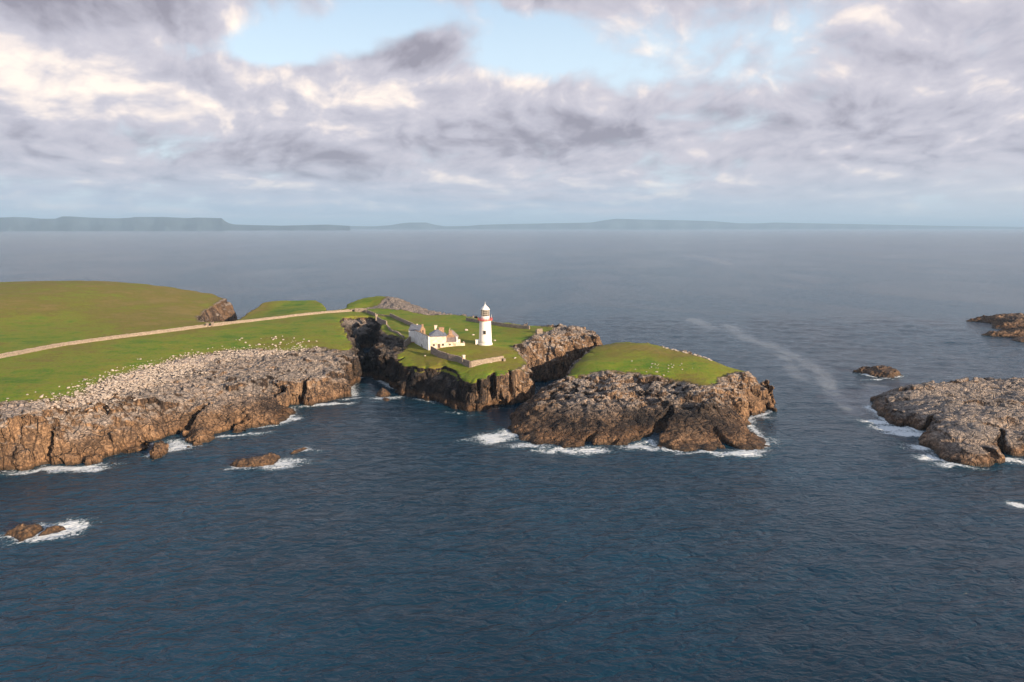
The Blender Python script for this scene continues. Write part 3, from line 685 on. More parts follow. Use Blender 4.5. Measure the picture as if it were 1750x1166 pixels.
SCREE_A = poly([(100, 684, 16.8), (150, 664, 16.6), (200, 645, 16), (262, 628, 15.4), (330, 609, 15.2), (400, 600, 15.2), (480, 600, 15), (520, 598, 15), (490, 606, 14.2), (400, 614, 13.6), (345, 628, 13.2), (300, 646, 13.2), (230, 668, 13.8), (150, 690, 15)])
SCREE_A2 = poly([(0, 694, 16.5), (60, 686, 16.5), (110, 684, 16), (110, 698, 15), (40, 706, 15.3), (0, 710, 15)])
def dryA(X, Y, Z):
    d = np.full(X.shape, 0.40, np.float32)
    d += 0.45 * sst(Y + 0.35 * (X + 200), 330, 400) * sst(-X, 160, 190)     # browner hill pasture beyond the track
    d += 0.25 * np.exp(-((X + 5) ** 2 + (Y - 315) ** 2) / 400)
    return d
DARK_A = [(-86, 400, 30, 0.7), (-62, 330, 26, 0.55), (-40, 292, 22, 0.55), (-24, 272, 14, 0.35), (-75, 362, 20, .5), (28, 336, 16, -0.35), (44, 350, 14, -0.3), (-2, 285, 10, 0.1), (-222, 520, 30, -0.4),
          (-150, 210, 18, -0.4), (-132, 218, 18, -.35), (-108, 235, 18, -.35), (-96, 248, 14, -0.4), (-70, 285, 12, -0.2), (-90, 262, 10, 0.25), (-115, 238, 6, 0.1)]
DARK_B = [(20, 236, 16, 0.3), (50, 240, 16, 0.45), (74, 246, 14, .4), (92, 285, 22, -0.5), (98, 262, 12, -0.4), (78, 228, 12, 0.1), (10, 250, 12, .25)]
DARK_C = [(165, 262, 20, 0.2), (170, 215, 16, -0.1)]

def fis(lst):
    out = []
    for (a, b, ang, L, w) in lst:
        x, y = P(a, b, 0); out.append((x, y, math.radians(ang), L, w))
    return out
FIS_A = fis([(6, 808, 80, 9, 1.7), (74, 798, 95, 11, 2.2), (118, 796, 75, 5, 1.2), (182, 790, 62, 9, 2.0), (196, 782, 80, 12, 2.4), (240, 768, 65, 12, 1.7), (268, 756, 70, 9, 1.5), (305, 746, 75, 15, 2.4), (355, 760, 100, 5, 1.2),
             (385, 741, 70, 15, 2.2), (432, 733, 60, 13, 1.8), (470, 728, 75, 10, 1.5), (497, 700, 80, 17, 2.3), (523, 695, 65, 9, 1.3), (553, 691, 80, 9, 1.5), (583, 683, 100, 8, 1.6), (604, 658, 150, 9, 1.8),
             (657, 655, 30, 6, 1.4), (672, 664, 45, 6, 1.6), (692, 676, 50, 6, 1.3), (712, 683, 60, 5, 1.3), (735, 687, 60, 6, 1.5), (762, 697, 60, 6, 1.3), (786, 706, 70, 5, 1.3), (822, 704, 100, 4, 1.1), (842, 696, 95, 5, 1.4), (872, 690, 90, 4, 1.1)])
FIS_B = fis([(893, 752, 60, 10, 1.6), (925, 762, 75, 12, 1.7), (962, 767, 85, 10, 1.5), (1000, 766, 70, 14, 2.0), (1045, 763, 95, 13, 1.8), (1078, 762, 70, 10, 1.4), (1112, 754, 62, 22, 3.0), (1150, 771, 95, 13, 1.7), (1190, 771, 80, 14, 1.9), (1222, 769, 100, 14, 1.9),
             (1258, 770, 105, 16, 2.2), (1298, 746, 150, 10, 1.8), (1281, 722, 140, 9, 2.0), (1308, 709, 150, 6, 1.3)])
FIS_C = fis([(1515, 725, 60, 9, 1.4), (1566, 742, 35, 18, 2.2), (1584, 768, 40, 14, 1.8), (1640, 797, 70, 9, 1.5), (1700, 792, 100, 10, 1.8), (1716, 782, 60, 18, 2.2)])
zs_main = np.arange(-2.6, 32.5, 0.7)
build_land('headland', BASE_A, RIM_A, H_A, GRASS_A, graded(-470, -182, 56, 62, 0.66, 3.2), graded(188, 194, 345, 630, 0.66, 2.4, 1.02), zs_main, 3, DARK_A, [(SCREE_A, 1.0), (SCREE_A2, 0.75)], dryA, fissures=FIS_A, fl=1.25)
build_land('grassy_islet', BASE_B, RIM_B, H_B, GRASS_B, graded(-8, -6, 112, 114, 0.58, 1), graded(206, 208, 300, 362, 0.58, 1.1, 1.02), np.arange(-2.5, 20.5, 0.58), 103, DARK_B, [], lambda X, Y, Z: 0.35 + 0.45 * sst(Y, 288, 315) + 0.3 * np.exp(-((X - 72) ** 2 + (Y - 272) ** 2) / 150), amp=1.1, fissures=FIS_B, fl=1.25, calm=[(100, 290, 16)])
build_land('bare_rock_island', BASE_C, RIM_C, H_C, None, graded(136, 138, 222, 306, 0.58, 2.0), graded(188, 192, 300, 326, 0.58, 1), np.arange(-2.2, 13, 0.55), 203, DARK_C, dryfn=lambda X, Y, Z: np.ones(X.shape, np.float32), relief=0.85, strata=math.radians(-22), fissures=FIS_C)

def ground(x, y):
    return float(H_A(np.array([x]), np.array([y]))[0])

# small rocks standing in the water: each one a thing
SKERRIES = []
def skerry(name, outline, h, label, cat='rock', seed=1, hpts=None, step=0.3, group=None, mat=None):
    base = poly([(a, b, 0) for a, b in outline]) if not isinstance(outline[0][0], str) else poly(outline)
    SKERRIES.append(base)
    arr = np.array(base); lo = arr.min(0) - 2; hi = arr.max(0) + 2
    xs = np.arange(lo[0], hi[0], step); ys = np.arange(lo[1], hi[1], step); zs = np.arange(-1.2, h + 1.5, step)
    XX, YY = np.meshgrid(xs, ys, indexing='ij')
    s = sdf(base, XX, YY); mx = s.max()
    Hs = h * np.clip(s / (mx * 0.8), -0.5, 1) ** 1.0
    Hs = np.where(s > 0, h * np.power(np.clip(s / mx, 1e-4, 1), 0.75), s * 0.8)
    if hpts is not None:
        k = 0
        for (a, b, r, v) in hpts:
            q = P(a, b, 0); k = k + v * np.exp(-((XX - q[0]) ** 2 + (YY - q[1]) ** 2) / (r * r))
        Hs = np.where(s > 0, Hs * (0.35 + k), Hs)
    zz = zs[None, None, :]
    f = (Hs[:, :, None] - zz) * 0.8
    X3 = np.broadcast_to(XX[:, :, None], f.shape); Y3 = np.broadcast_to(YY[:, :, None], f.shape); Z3 = np.broadcast_to(zz, f.shape)
    k = min(1.3, h / 3.0)
    f = f + k * (0.9 * fbm(X3 / 9, Y3 / 9, Z3 / 9, seed + 30, 1) * (h > 4) + 0.7 * fbm(X3 / 3.5, Y3 / 3.5, Z3 / 3.5, seed, 2) + 0.6 * ridged(X3 / 2.2, Y3 / 2.2, Z3 / 3, seed + 5, 2) - 0.1)
    co, q = surface_nets(f.astype(np.float32), xs, ys, zs)
    N = vnormals(co, q)
    X, Y, Zc = [co[:, i].astype(np.float32) for i in range(3)]
    f1, f2, rv, tx, ty, tz = worley(X / 1.5, Y / 1.5, Zc / 1.8, seed + 9)
    co = co + N * (k * 0.4 * ((rv - 0.5) + tx * (rv - .5) - 0.5 * (1 - np.clip((f2 - f1) / .2, 0, 1))))[:, None]
    # origin at the rock's own foot
    c = arr.mean(0); co = co - np.array([c[0], c[1], 0])
    me = np_mesh(name, co, q)
    at = np.tile(np.array([0, 0, 0.35, 0.5], np.float32), (len(co), 1)); add_attr(me, 'land', at)
    o = link(name, me, mat or REEF); o.location = (c[0], c[1], 0)
    return tag(o, label, cat, group)
skerry('sea_rock', [(394, 797), (404, 800), (425, 801), (450, 799), (466, 796), (474, 789), (480, 781), (470, 780), (445, 787), (415, 789), (400, 792)], 2.6, 'long low brown rock with foam at its right tip, off the left cliffs', seed=11)
skerry('sea_rock', [(497, 776), (505, 776), (518, 771), (526, 767), (520, 765), (508, 769), (499, 773)], 0.9, 'small dark sliver of rock awash just beyond the long low brown rock', seed=12, step=0.22)
skerry('sea_rock', [(642, 675), (650, 679), (664, 678), (668, 674), (660, 668), (648, 669)], 2.2, 'dark rounded rock in the channel between the two cliffs', seed=13, step=0.25)
skerry('sea_rock', [(652, 684), (658, 687), (667, 686), (666, 682), (656, 681)], 0.8, 'tiny black rock in foam just in front of the rounded channel rock', seed=14, step=0.2)
skerry('sea_rock', [(10, 916), (24, 920), (38, 925), (46, 922), (58, 917), (72, 908), (70, 902), (45, 904), (28, 906), (20, 911)], 2.6, 'larger left half of the brown wave-washed rock pair near the lower left', seed=15, step=0.22)
skerry('sea_rock', [(66, 916), (84, 914), (100, 911), (114, 906), (108, 901), (92, 902), (78, 907)], 1.3, 'smaller right half of the brown wave-washed rock pair near the lower left', seed=16, step=0.2)
skerry('sea_rock', [(250, 783), (262, 786), (278, 782), (288, 776), (291, 767), (284, 762), (270, 768), (258, 775)], 5.0, 'tan angular boulder standing in the surf at the foot of the left cliff', seed=17, step=0.28, mat=LAND)
skerry('sea_rock', [(1459, 636), (1470, 638), (1486, 643), (1510, 646), (1530, 646), (1541, 642), (1534, 637), (1515, 633), (1490, 631), (1472, 634)], 4.2, 'isolated humped brown rock in open water above the bare rock island', seed=18, step=0.4)
skerry('sea_reef', [(1645, 549), (1665, 550), (1690, 553), (1696, 561), (1720, 563), (1760, 566), (1800, 560), (1800, 545), (1760, 543), (1700, 544), (1675, 545)], 6.5, 'farthest flat dark reef reaching in from the right edge', 'reef', seed=19, step=0.8, mat=LAND)
skerry('sea_reef', [(1674, 573), (1700, 575), (1720, 577), (1760, 580), (1800, 576), (1800, 567), (1750, 565), (1712, 567), (1700, 571)], 4.5, 'middle grey reef with a thin pointed tip at the right edge', 'reef', seed=20, step=0.7, mat=LAND)
skerry('sea_reef', [(1727, 582), (1745, 585), (1790, 586), (1790, 579), (1745, 578), (1730, 579)], 2.6, 'nearest and smallest of the brown reefs at the right edge', 'reef', seed=21, step=0.6)

# ------------------------------------------------------------------ sea
def build_sea():
    def axis(lo, f0, f1, hi, h):
        return graded(lo, f0, f1, hi, h, 1e9, 1.13)
    xs = axis(-80000, -215, 300, 80000, 1.1); ys = axis(-3000, 100, 520, 82000, 1.1)
    XX, YY = np.meshgrid(xs, ys, indexing='ij')
    dx = np.gradient(xs); dy = np.gradient(ys)
    hh = np.maximum(dx[:, None], dy[None, :])
    ZZ = np.zeros_like(XX); rnd = random.Random(5)
    for i in range(26):
        L = rnd.uniform(5.5, 26); a = math.radians(rnd.gauss(84, 38)); k = 2 * math.pi / L
        A = 0.0032 * min(L, 11); ph = rnd.uniform(0, 6.28)
        ZZ += A * np.sin(k * (XX * math.cos(a) + YY * math.sin(a)) + ph) * sst(-hh * 3.2 / L, -1.6, -0.7)
    near = (XX > -240) & (XX < 330) & (YY > 90) & (YY < 560)
    foam = np.zeros_like(XX); shal = np.zeros_like(XX); slick = np.zeros_like(XX)
    xn = XX[near]; yn = YY[near]
    dist = np.full(xn.shape, 99.0)
    for b in [BASE_A, BASE_B, BASE_C]: dist = np.minimum(dist, np.abs(sdf(b, xn, yn)))
    ds = np.full(xn.shape, 99.0)
    for b in SKERRIES: ds = np.minimum(ds, -sdf(b, xn, yn))
    z0 = np.zeros_like(xn)
    fm = np.exp(-dist / 2.2) * sst(fbm(xn / 17, yn / 17, z0, 77, 2), -0.40, 0.40) * 0.85
    fm = np.maximum(fm, np.exp(-np.maximum(ds, 0) / 1.5) * (0.25 + 0.55 * sst(fbm(xn / 6, yn / 6, z0, 79, 1), -0.1, .5)))
    fm = fm * (1 - ((xn < -66) & (xn > -105) & (yn > 352)))
    blobs = [(845, 747, 9, 6, .95, 0.5), (868, 742, 6, 5, .9, 0), (905, 762, 9, 3, .8, 0), (960, 770, 11, 3, .9, 0), (1008, 772, 8, 3.2, .9, 0), (1098, 764, 7, 4, 1.05, 0), (1180, 776, 8, 2, .6, 0), (1215, 774, 9, 2.4, .8, 0), (1262, 776, 9, 3.2, 1.05, 0),
             (1300, 770, 6, 3, .7, .3), (1315, 752, 7, 6, .45, 0), (1300, 713, 6, 3, .6, 0), (562, 692, 12, 2.6, .95, 0.3), (598, 682, 7, 2.5, .8, 0.3), (306, 763, 6, 6, 1.0, 0), (300, 757, 5, 5, .9, 0), (390, 746, 8, 2, .9, 0.3), (430, 742, 8, 2, .6, 0.3),
             (500, 716, 3, 4, .8, 0), (130, 800, 10, 2.4, .95, .25), (60, 806, 9, 2, .8, 0), (95, 802, 8, 2.2, .9, 0.2), (165, 800, 7, 2.4, .8, .3), (180, 792, 5, 2, .6, 0), (490, 790, 7, 4.5, .95, 0), (470, 799, 8, 2, .8, 0.2), (410, 803, 6, 1.2, .8, 0), (524, 770, 3, 2, .9, 0),
             (655, 682, 6, 4, .85, 0), (672, 678, 4, 4, .7, 0), (118, 902, 5, 5, 1.0, 0.5), (90, 916, 6, 2.2, .95, 0.2), (55, 924, 5, 1.8, .9, 0.3), (82, 900, 4, 2, .7, 0), (15, 916, 2.5, 1.2, .8, 0), (1500, 722, 7, 2.5, 1.0, -0.3), (1530, 732, 9, 4.5, 1.1, -0.4), (1555, 742, 8, 5, 1.1, -0.5),
             (1575, 765, 4, 6, .95, -.8), (1600, 785, 5, 4, .9, -.6), (1640, 797, 8, 1.8, .8, -0.1), (1728, 788, 7, 2.5, .95, 0), (1745, 790, 6, 2, .7, 0), (1741, 861, 3.5, 1.6, 1.1, 0), (820, 748, 9, 4, .5, 0.4), (780, 706, 5, 2, .5, 0), (845, 699, 8, 1.2, .5, 0.1), (1505, 648, 9, 1.5, .8, 0),
             (1480, 641, 6, 2, .5, 0)]
    for (a, b, rx, ry, s, tilt) in blobs:
        cx, cy = P(a, b, 0); u = xn - cx; v = yn - cy
        c, sn = math.cos(tilt), math.sin(tilt); u, v = u * c + v * sn, -u * sn + v * c
        w = u + 2.2 * vn(xn / 4, yn / 4, z0, 91); v2 = v + 2.2 * vn(xn / 4, yn / 4, z0, 93)
        g = s * np.exp(-(w / rx) ** 2 - (v2 / ry) ** 2)
        fm = np.maximum(fm, g)
    foam[near] = fm
    sh = np.exp(-dist / 5.0) * 0.25; sh = np.maximum(sh, fm * 0.9); shal[near] = sh
    # long drifting streak of surface froth on the open water
    lines = [[(1180, 437), (1215, 442), (1245, 452)], [(1190, 548), (1215, 560)], [(1245, 558), (1275, 578), (1310, 588), (1340, 600), (1375, 618), (1405, 640), (1430, 680), (1455, 700)],
             [(1340, 610), (1350, 630), (1370, 645)], [(1500, 660), (1480, 690), (1430, 680)]]
    sl = np.zeros_like(XX); reg = (XX > 40) & (XX < 1500) & (YY > 230) & (YY < 2600)
    xr = XX[reg]; yr = YY[reg]; acc = np.zeros_like(xr)
    for ln in lines:
        pts = [P(a, b, 0) for a, b in ln]
        for (ax, ay), (bx, by) in zip(pts[:-1], pts[1:]):
            ex, ey = bx - ax, by - ay; L = ex * ex + ey * ey
            t = np.clip(((xr - ax) * ex + (yr - ay) * ey) / L, 0, 1)
            d = np.hypot(xr - ax - t * ex, (yr - ay - t * ey) * 0.55)
            acc = np.maximum(acc, np.exp(-(d / (0.018 * yr + 1.2)) ** 2))
    sl[reg] = acc
    n0, n1 = XX.shape
    co = np.stack([XX.ravel(), YY.ravel(), ZZ.ravel()], 1)
    idx = np.arange(n0 * n1).reshape(n0, n1)
    q = np.stack([idx[:-1, :-1], idx[1:, :-1], idx[1:, 1:], idx[:-1, 1:]], -1).reshape(-1, 4)
    me = np_mesh('sea', co, q)
    add_attr(me, 'sea', np.stack([foam.ravel(), sl.ravel(), shal.ravel(), np.ones(n0 * n1)], 1))
    tag(link('sea', me, SEA, smooth=True), kind='structure')
build_sea()

# ------------------------------------------------------------------ far coast
HILLM = simple('far_moor_haze_tint', (0.06, 0.09, 0.12), 0.95, 0.35, 0.0006, bump=1.0)  # blue of the distant haze is put into the hills' base colour
def far_ridge(name, prof, D0, D1, depth, seed):
    """prof: photo outline of the ridge line; the ridge stands at distance D, its shore in front and its back slope behind"""
    px = np.arange(prof[0][0], prof[-1][0] + .1, 3.0)
    py = np.interp(px, [a for a, b in prof], [b for a, b in prof])
    rows = [(-0.30, -0.01), (-0.22, .10), (-0.14, .34), (-0.08, .55), (-0.03, .93), (0.0, 1.0), (0.2, 0.96), (0.6, 0.7), (1.0, -0.02)]
    V = []; n = len(px)
    for i in range(n):
        D = D0 + (D1 - D0) * i / (n - 1)
        x, y, z = PD(px[i], py[i] , D)
        for (r, k) in rows:
            rr = r * depth * (1 + 0.35 * math.sin(i * .35 + seed) * (r < 0) * (r > -.29))
            s = (y + rr) / y
            j = 1 + 0.10 * math.sin(i * 1.7 + r * 40 + seed) * (0.05 < k < 0.9)
            V.append((x * s, y + rr, max(z, 2) * k * j - (5 if k < 0 else 0)))
    m = len(rows); idx = np.arange(n * m).reshape(n, m)
    q = np.stack([idx[:-1, :-1], idx[1:, :-1], idx[1:, 1:], idx[:-1, 1:]], -1).reshape(-1, 4)
    tag(link(name, np_mesh(name, np.array(V), q), HILLM, smooth=True), kind='structure')
far_ridge('far_hills', [(-260, 372), (-100, 374), (0, 372), (25, 371), (50, 372), (70, 374), (95, 374), (106, 370), (120, 370), (150, 372), (200, 373.5), (225, 372), (230, 371), (280, 371), (320, 373), (335, 372), (379, 373), (384, 378), (392, 382), (402, 384), (430, 384.8), (480, 386), (520, 385), (560, 384), (600, 386.5)], 13500, 17500, 3600, 1)
far_ridge('far_hills', [(560, 388), (600, 386.5), (640, 387), (668, 385), (685, 382), (700, 380.5), (728, 380.5), (742, 384), (760, 387), (800, 386.5), (820, 384.5), (870, 383), (930, 382), (1010, 380.5), (1030, 377), (1053, 374), (1100, 375.5), (1160, 376.5), (1218, 378), (1260, 381.5), (1290, 382), (1323, 380.5), (1400, 382), (1487, 383.5), (1600, 386), (1760, 388)], 26000, 30000, 5000, 2)

# ------------------------------------------------------------------ stone walls and track
def smooth_line(pts, step):
    """resample a polyline at about `step` metres"""
    out = []
    for (a, b) in zip(pts[:-1], pts[1:]):
        L = math.hypot(b[0] - a[0], b[1] - a[1]); n = max(1, int(L / step))
        for i in range(n):
            out.append((a[0] + (b[0] - a[0]) * i / n, a[1] + (b[1] - a[1]) * i / n))
    out.append(pts[-1]); return out
def wall(name, pts, h, th, label, mat=WALLM, step=0.7, tops=None, rough=0.12, h_end=None, cat='wall', seed=0, parent=None):
    rnd = random.Random(seed); ln = smooth_line(pts, step); n = len(ln)
    ox, oy = ln[0]; V = []; F = []
    for i, (x, y) in enumerate(ln):
        a = ln[max(0, i - 1)]; b = ln[min(n - 1, i + 1)]
        tx, ty = b[0] - a[0], b[1] - a[1]; L = math.hypot(tx, ty) or 1; nx, ny = -ty / L, tx / L
        g = ground(x, y); hh = h if h_end is None else h + (h_end - h) * i / (n - 1)
        zt = (g + hh) if tops is None else tops[0] + (tops[1] - tops[0]) * i / (n - 1)
        zt += rnd.uniform(-rough, rough)
        prof = [(-.5, g - 1.2), (-.46, g + .35 * (zt - g)), (-.40, zt - .25), (-.36, zt), (.36, zt + rnd.uniform(-.04, .04)), (.40, zt - .25), (.46, g + .35 * (zt - g)), (.5, g - 1.2)]
        for k, zz in prof:
            jj = rnd.uniform(-.04, .04)
            V.append((x + nx * (k * th + jj) - ox, y + ny * (k * th + jj) - oy, zz))
    m = 8
    for i in range(n - 1):
        for k in range(m - 1):
            F.append((i * m + k, (i + 1) * m + k, (i + 1) * m + k + 1, i * m + k + 1))
    F.append(tuple(range(m))[::-1]); F.append(tuple((n - 1) * m + k for k in range(m)))
    me = bpy.data.meshes.new(name); me.from_pydata(V, [], F); me.update()
    o = link(name, me, mat); o.location = (ox, oy, 0)
    return tag(o, label, cat)
road_c = [P(a, b, z) for a, b, z in [(-90, 627, 18.6), (0, 611, 18.6), (100, 591.5, 18.3), (200, 577.5, 18.1), (300, 565, 17.9), (356, 558, 17.8), (440, 547.5, 17.8), (500, 541, 17.9), (560, 535, 18.2), (606, 531.5, 18.5)]]
def offset(pts, d):
    out = []
    for i, (x, y) in enumerate(pts):
        a = pts[max(0, i - 1)]; b = pts[min(len(pts) - 1, i + 1)]
        tx, ty = b[0] - a[0], b[1] - a[1]; L = math.hypot(tx, ty)
        out.append((x - ty / L * d, y + tx / L * d))
    return out
def split_at(pts, i0, gap):
    a = pts[i0]; p = pts[i0 - 1]; n = pts[i0 + 1]
    def toward(u, v, d):
        L = math.hypot(v[0] - u[0], v[1] - u[1]); return (u[0] + (v[0] - u[0]) * d / L, u[1] + (v[1] - u[1]) * d / L)
    return pts[:i0] + [toward(a, p, gap)], [toward(a, n, gap)] + pts[i0 + 1:]
nearl, nearr = split_at(offset(road_c, -1.7), 5, 1.6)
wall('stone_wall', nearl, 1.1, 0.7, 'long dry stone wall on the near side of the track, from the left edge to the gate pillars', WALLR, 1.5, seed=1)
wall('stone_wall', nearr, 1.1, 0.7, 'dry stone wall on the near side of the track, from the gate pillars to the gorge head', WALLR, 1.5, seed=2)
wall('stone_wall', offset(road_c, 1.7), 1.2, 0.7, 'unbroken dry stone wall along the far, hill side of the track', WALLR, 1.5, seed=3)
def ribbon(name, pts, w, dz, mat):
    ln = smooth_line(pts, 2.0); L = offset(ln, -w / 2); R = offset(ln, w / 2); V = []; F = []
    for i in range(len(ln)):
        g = ground(*ln[i]) + dz + .15
        V += [(*L[i], g), (*R[i], g)]
    n = len(ln); base = [(x, y, z - 1.0) for x, y, z in V]
    V2 = V + base; k = len(V)
    for i in range(n - 1):
        F.append((2 * i, 2 * i + 2, 2 * i + 3, 2 * i + 1))
        F.append((2 * i, k + 2 * i, k + 2 * i + 2, 2 * i + 2)); F.append((2 * i + 1, 2 * i + 3, k + 2 * i + 3, k + 2 * i + 1))
    me = bpy.data.meshes.new(name); me.from_pydata(V2, [], F); me.update()
    return tag(link(name, me, mat), kind='structure')
ribbon('track', road_c, 2.8, 0.12, GRAVEL)

def bm_obj(name, fn, mat, parent=None, smooth=False, loc=(0, 0, 0)):
    bm = bmesh.new(); fn(bm); bmesh.ops.recalc_face_normals(bm, faces=bm.faces)
    me = bpy.data.meshes.new(name); bm.to_mesh(me); bm.free()
    o = link(name, me, mat, parent, smooth); o.location = loc
    return o
def box(bm, x0, x1, y0, y1, z0, z1, bev=0.0):
    vs = [bm.verts.new((x, y, z)) for z in (z0, z1) for x, y in ((x0, y0), (x1, y0), (x1, y1), (x0, y1))]
    fs = [(3, 2, 1, 0), (4, 5, 6, 7), (0, 1, 5, 4), (1, 2, 6, 5), (2, 3, 7, 6), (3, 0, 4, 7)]
    f = [bm.faces.new([vs[i] for i in q]) for q in fs]
    if bev: bmesh.ops.bevel(bm, geom=list({e for k in f for e in k.edges}), offset=bev, segments=1, affect='EDGES')
def prism(bm, pts, vec):
    """extrude a polygon of 3-D points along vec"""
    a = [bm.verts.new(p) for p in pts]; b = [bm.verts.new(Vector(p) + Vector(vec)) for p in pts]; n = len(pts)
    bm.faces.new(a[::-1]); bm.faces.new(b)
    for i in range(n): bm.faces.new((a[i], a[(i + 1) % n], b[(i + 1) % n], b[i]))
def lathe(bm, prof, seg=40, cap=True):
    rings = [[bm.verts.new((r * math.cos(2 * math.pi * i / seg), r * math.sin(2 * math.pi * i / seg), z)) for i in range(seg)] for r, z in prof]
    for a, b in zip(rings[:-1], rings[1:]):
        for i in range(seg): bm.faces.new((a[i], a[(i + 1) % seg], b[(i + 1) % seg], b[i]))
    if cap: bm.faces.new(rings[0][::-1]); bm.faces.new(rings[-1])

# gate pillars where the track is entered
for i, (p, lab) in enumerate(((nearl[-1], 'left stone gate pillar in the gap of the track wall'), (nearr[0], 'right stone gate pillar in the gap of the track wall'))):
    g = ground(*p)
    t = empty('gate_pillar', (p[0], p[1], g)); tag(t, lab, 'pillar', 'gate pillars beside the track')
    bm_obj('shaft', lambda bm: box(bm, -.6, .6, -.6, .6, -1, 2.1, .06), WALLM, t)
    bm_obj('cap', lambda bm: prism(bm, [(-.75, -.75, 2.1), (.75, -.75, 2.1), (.75, .75, 2.1), (-.75, .75, 2.1)], (0, 0, .3)), WALLM, t)

# enclosure walls round the lighthouse
def PL(lst): return [P(a, b, z) for a, b, z in lst]
wall('stone_wall', PL([(737, 601, 17.0), (752, 611.6, 15.5), (766, 615.4, 15.2)]), 3.0, 0.8, 'shaded stone wall running downhill from the corner of the white house wall', seed=4, rough=.07, tops=(19.6, 18.1))
wall('stone_wall', PL([(767, 616, 15.1), (782, 619, 14.9), (791, 622.6, 14.7)]), 3.0, 0.8, 'middle length of shaded stone wall ending at the pale pier', seed=5, rough=.07, tops=(18.0, 17.6))
wall('stone_wall', PL([(792, 624, 14.6), (804, 628, 14.5)]), 3.0, 0.9, 'short shaded stone wall between the pale pier and the lit corner', seed=6, rough=.05, tops=(17.3, 17.2))
wall('stone_wall', PL([(804.6, 628, 14.5), (822, 624, 14.9), (860, 615.8, 15.6)]), 2.8, 0.8, 'sunlit stone wall at the cliff edge below the lighthouse', WALLR, seed=7, rough=.06, tops=(17.3, 17.6))
wall('stone_wall', PL([(797, 548.5, 18), (850, 557, 18), (905, 563.5, 18.2)]), 1.9, 0.8, 'long dark boundary wall at the sea edge behind the lighthouse', seed=8, step=1.0)
wall('stone_wall', PL([(667, 541, 18.2), (684, 549, 18.2), (708, 560, 17.8)]), 2.0, 0.8, 'straight stone wall running down to the outbuilding behind the white wall', seed=9, step=1.0)
wall('stone_wall', PL([(627, 534, 18.4), (642, 541, 18.2)]), 1.9, 0.8, 'stone wall on the brow above the gorge head', seed=10, step=1.0)
wall('stone_wall', PL([(645, 547.5, 18), (652, 552, 17.9), (661, 555.5, 17.8)]), 2.0, 0.8, 'short kinked stone wall on the gorge rim', seed=11, step=.8)
wall('stone_wall', PL([(662, 558, 17.6), (668, 566, 17.4), (680, 570, 17.4), (690, 577, 17.2)]), 0.8, 0.9, 'low tumbled wall along the bare rock above the gorge', seed=12, step=.8, rough=.3)
wall('stone_wall', PL([(642, 538, 18.4), (655, 540, 18.3), (667, 541.5, 18.2)]), 0.7, 0.6, 'faint low wall linking the gorge brow to the straight wall', seed=13, step=1.0, rough=.15)
wall('stone_wall', PL([(691, 590, 16.4), (706, 583, 16.8)]), 3.4, 0.8, 'brownish stone wall butting against the left end of the white wall', seed=14, rough=.15, tops=(18.2, 20.6))
wall('stone_wall', PL([(607, 533, 18.4), (626, 533.5, 18.4)]), 2.3, 1.6, 'tall thick block of wall closing the end of the track', WALLR, seed=15, rough=.1)
def pier(px, py, z, h, w, label, mat, name='wall_pier'):
    x, y = P(px, py, z); g = ground(x, y)
    t = empty(name, (x, y, g), math.radians(25)); tag(t, label, 'pillar')
    bm_obj('shaft', lambda bm: box(bm, -w / 2, w / 2, -w / 2, w / 2, -1, h, .05), mat, t)
    bm_obj('cap', lambda bm: prism(bm, [(-w * .6, -w * .6, h), (w * .6, -w * .6, h), (w * .6, w * .6, h), (-w * .6, w * .6, h)], (0, 0, .2)), mat, t)
pier(792.5, 620, 14.9, 3.0, 1.1, 'pale square pier standing where the courtyard wall turns', CREAM)
pier(643.5, 546, 18, 2.6, 1.4, 'square stone pier at the head of the gorge rim wall', WALLR)
pier(861.5, 617, 15.5, 0.9, 1.0, 'low pale stump at the right end of the sunlit wall', WALLR, 'wall_stump')

